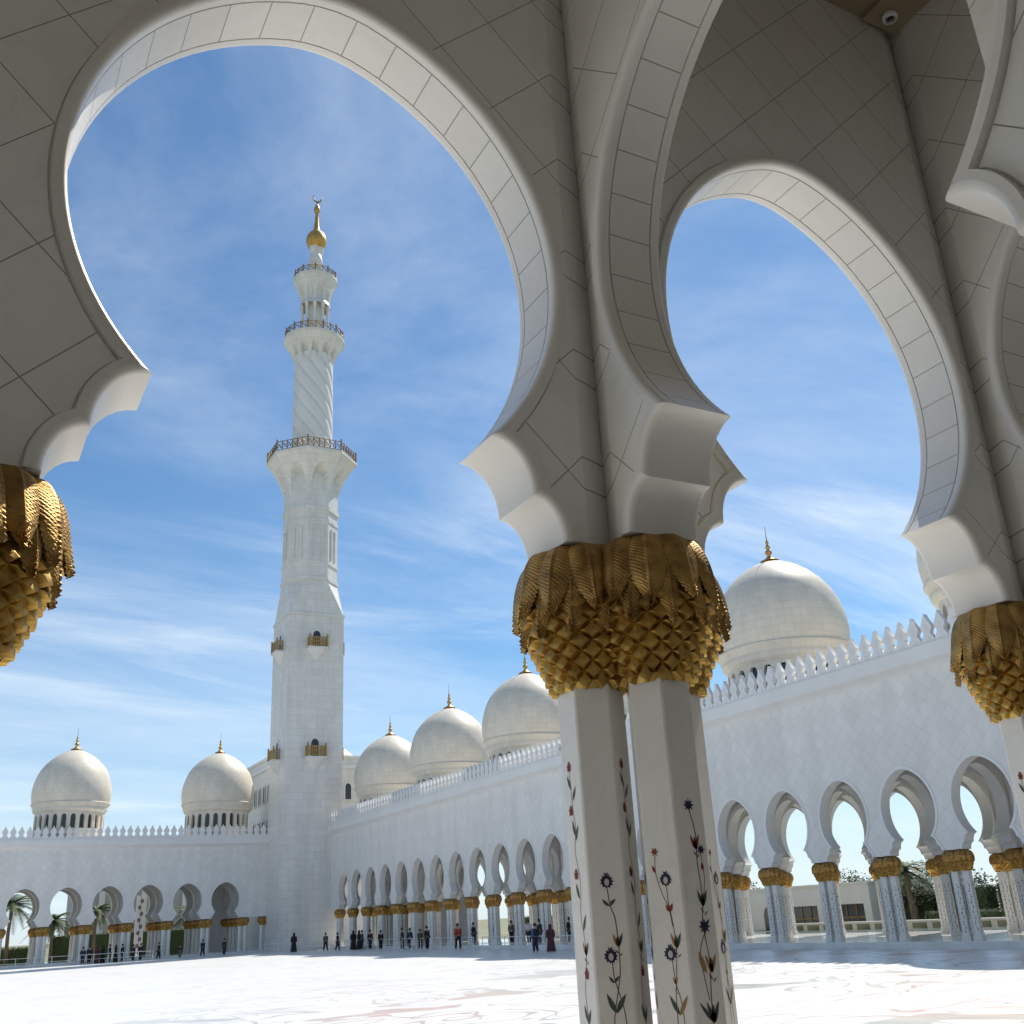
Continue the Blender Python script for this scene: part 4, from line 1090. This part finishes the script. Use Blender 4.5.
person(40.4,94.6,GZ,.2,'visitor in olive jacket under the seventh right arch','olive','black',False,.1,False,0,False,.98,G)
person(40.2,92.6,GZ,.5,'tall visitor in black in front of the seventh right pier','black','black',False,.0,False,0,False,1.12,G)
person(39.8,85.2,GZ,.0,'visitor in a red jacket and dark trousers walking by the right arcade','red','black',False,.2,False,0,False,1.16,G)
person(41.3,85.2,-2.05,.6,'dark visitor close behind the red jacket','black','black',False,0,False,0,False,1.0,G)
person(42.5,83.5,-2.05,.6,'visitor in grey inside the arcade right of the red jacket','grey','navy',False,0,False,0,False,1.0,G)
person(42.7,81.0,-2.05,2,'visitor in brown inside the arcade beside a bright gap','brown','black',False,0,False,0,False,1.0,G)
person(42.4,77.5,-2.05,2.2,'visitor in white top inside the arcade near its tenth arch','white','navy',False,0,False,0,False,1.0,G)
person(41.2,73.6,-2.05,1.6,'dark visitor leaning at the pier left of the blue jacket','black','grey',False,0,False,1,False,1.0,G)
person(36.9,66.6,GZ,pi+.2,'visitor in a blue jacket with a black backpack, seen from behind','blue','navy',False,.06,False,0,True,1.05,G)
person(38.0,66.4,GZ,-.6,'visitor in a long maroon robe and scarf beside the blue jacket','maroon','maroon',True,.0,True,0,False,.98,G)
person(42.3,71.0,-2.05,.4,'dark visitor at the left of the pair next to the foreground column','black','black',False,0,False,0,False,1.02,G)
person(42.5,69.6,-2.05,1.4,'visitor in navy at the right of the pair next to the foreground column','navy','black',False,.1,False,0,False,1.0,G)

# ------------------------------------------------------------------ SKY, SUN, CAMERA
SD=Vector((1,.50,1.5)).normalized()
EL=math.asin(SD.z); AZ=atan2(SD.x,SD.y)
w=bpy.data.worlds.new('World'); sc.world=w; w.use_nodes=True; nt=w.node_tree; L=nt.links.new
bg=nt.nodes['Background']; bg.inputs[1].default_value=.13
sky=nt.nodes.new('ShaderNodeTexSky'); sky.sky_type='NISHITA'; sky.sun_disc=False; sky.sun_elevation=EL; sky.sun_rotation=AZ; sky.air_density=1.0; sky.dust_density=.15; sky.ozone_density=2.2
tc=nt.nodes.new('ShaderNodeTexCoord')
sep=nt.nodes.new('ShaderNodeSeparateXYZ'); L(tc.outputs['Generated'],sep.inputs[0])
# project the view ray on a cloud deck: (x,y)/(z+.12)
add=nt.nodes.new('ShaderNodeMath'); add.operation='ADD'; add.inputs[1].default_value=.14; L(sep.outputs['Z'],add.inputs[0])
mxm=nt.nodes.new('ShaderNodeMath'); mxm.operation='MAXIMUM'; mxm.inputs[1].default_value=.03; L(add.outputs[0],mxm.inputs[0])
dv=[]
for ax in 'XY':
    d=nt.nodes.new('ShaderNodeMath'); d.operation='DIVIDE'; L(sep.outputs[ax],d.inputs[0]); L(mxm.outputs[0],d.inputs[1]); dv.append(d)
cb_=nt.nodes.new('ShaderNodeCombineXYZ'); L(dv[0].outputs[0],cb_.inputs[0]); L(dv[1].outputs[0],cb_.inputs[1])
def cloud(rot,scale,stretch,detail,lo,hi,amt,seed,dist=.8,rough=.6):
    mp=nt.nodes.new('ShaderNodeMapping'); mp.inputs['Rotation'].default_value=(0,0,rot); mp.inputs['Scale'].default_value=(stretch,1,1); mp.inputs['Location'].default_value=(seed,seed*.7,0)
    n=nt.nodes.new('ShaderNodeTexNoise'); n.inputs['Scale'].default_value=scale; n.inputs['Detail'].default_value=detail; n.inputs['Roughness'].default_value=rough; n.inputs['Distortion'].default_value=dist
    r=nt.nodes.new('ShaderNodeMapRange'); r.interpolation_type='SMOOTHSTEP'; r.inputs['From Min'].default_value=lo; r.inputs['From Max'].default_value=hi; r.inputs['To Max'].default_value=amt
    L(cb_.outputs[0],mp.inputs[0]); L(mp.outputs[0],n.inputs['Vector']); L(n.outputs['Fac'],r.inputs['Value']); return r
def mth(op,x,y,clamp=False):
    q=nt.nodes.new('ShaderNodeMath'); q.operation=op; q.use_clamp=clamp
    for i_,v_ in enumerate((x,y)):
        if isinstance(v_,(int,float)): q.inputs[i_].default_value=v_
        else: L(v_,q.inputs[i_])
    return q.outputs[0]
veil=cloud(1.75,1.0,.55,8,.40,.72,.38,1.3,.5,.62)          # soft mottled cirrus
wisp=cloud(1.75,1.7,.30,10,.44,.74,.85,17.7,1.1,.62)     # drawn-out streaks
gate=cloud(.2,.9,.8,3,.38,.62,1,9.4,.3,.5)
sm=mth('ADD',veil.outputs[0],mth('MULTIPLY',mth('MULTIPLY',wisp.outputs[0],gate.outputs[0]),.6),True)
mx=nt.nodes.new('ShaderNodeMix'); mx.data_type='RGBA'; mx.inputs['B'].default_value=(5.9,6.5,7.0,1)
tint=nt.nodes.new('ShaderNodeMix'); tint.data_type='RGBA'; tint.blend_type='MULTIPLY'; tint.inputs['Factor'].default_value=1; tint.inputs['B'].default_value=(.53,.69,.77,1); L(sky.outputs[0],tint.inputs['A'])
hz=nt.nodes.new('ShaderNodeMapRange'); hz.interpolation_type='SMOOTHSTEP'; hz.inputs['From Min'].default_value=0; hz.inputs['From Max'].default_value=.24; hz.inputs['To Min'].default_value=.66; hz.inputs['To Max'].default_value=0; L(sep.outputs['Z'],hz.inputs['Value'])
hm=nt.nodes.new('ShaderNodeMix'); hm.data_type='RGBA'; hm.inputs['B'].default_value=(4.7,5.35,6.1,1); L(tint.outputs['Result'],hm.inputs['A']); L(hz.outputs[0],hm.inputs['Factor'])
L(hm.outputs['Result'],mx.inputs['A']); L(sm,mx.inputs['Factor']); L(mx.outputs['Result'],bg.inputs[0])
sl=bpy.data.lights.new('sun','SUN'); sl.energy=4.6; sl.angle=radians(.5); sl.color=(1,.94,.84)
so=bpy.data.objects.new('sun',sl); COL.objects.link(so); so.rotation_euler=(-SD).to_track_quat('-Z','Y').to_euler(); so.location=(60,40,80)

YAW,PIT,ROL,FPX=radians(29.018),radians(21.357),radians(-3.183),1034.2
Fv=Vector((sin(YAW)*cos(PIT),cos(YAW)*cos(PIT),sin(PIT))); R0=Vector((cos(YAW),-sin(YAW),0)); U0=R0.cross(Fv)
Rv=R0*cos(ROL)+U0*sin(ROL); Uv=-R0*sin(ROL)+U0*cos(ROL)
cam=bpy.data.cameras.new('camera'); cam.sensor_width=36; cam.lens=36*FPX/1024; cam.clip_start=.05; cam.clip_end=6000
co=bpy.data.objects.new('camera',cam); COL.objects.link(co)
co.matrix_world=Matrix(((Rv.x,Uv.x,-Fv.x,0),(Rv.y,Uv.y,-Fv.y,0),(Rv.z,Uv.z,-Fv.z,0),(0,0,0,1)))
sc.camera=co
sc.view_settings.view_transform='Standard'; sc.view_settings.look='None'; sc.view_settings.gamma=1; sc.view_settings.exposure=.34
sc.cycles.max_bounces=10; sc.cycles.diffuse_bounces=6
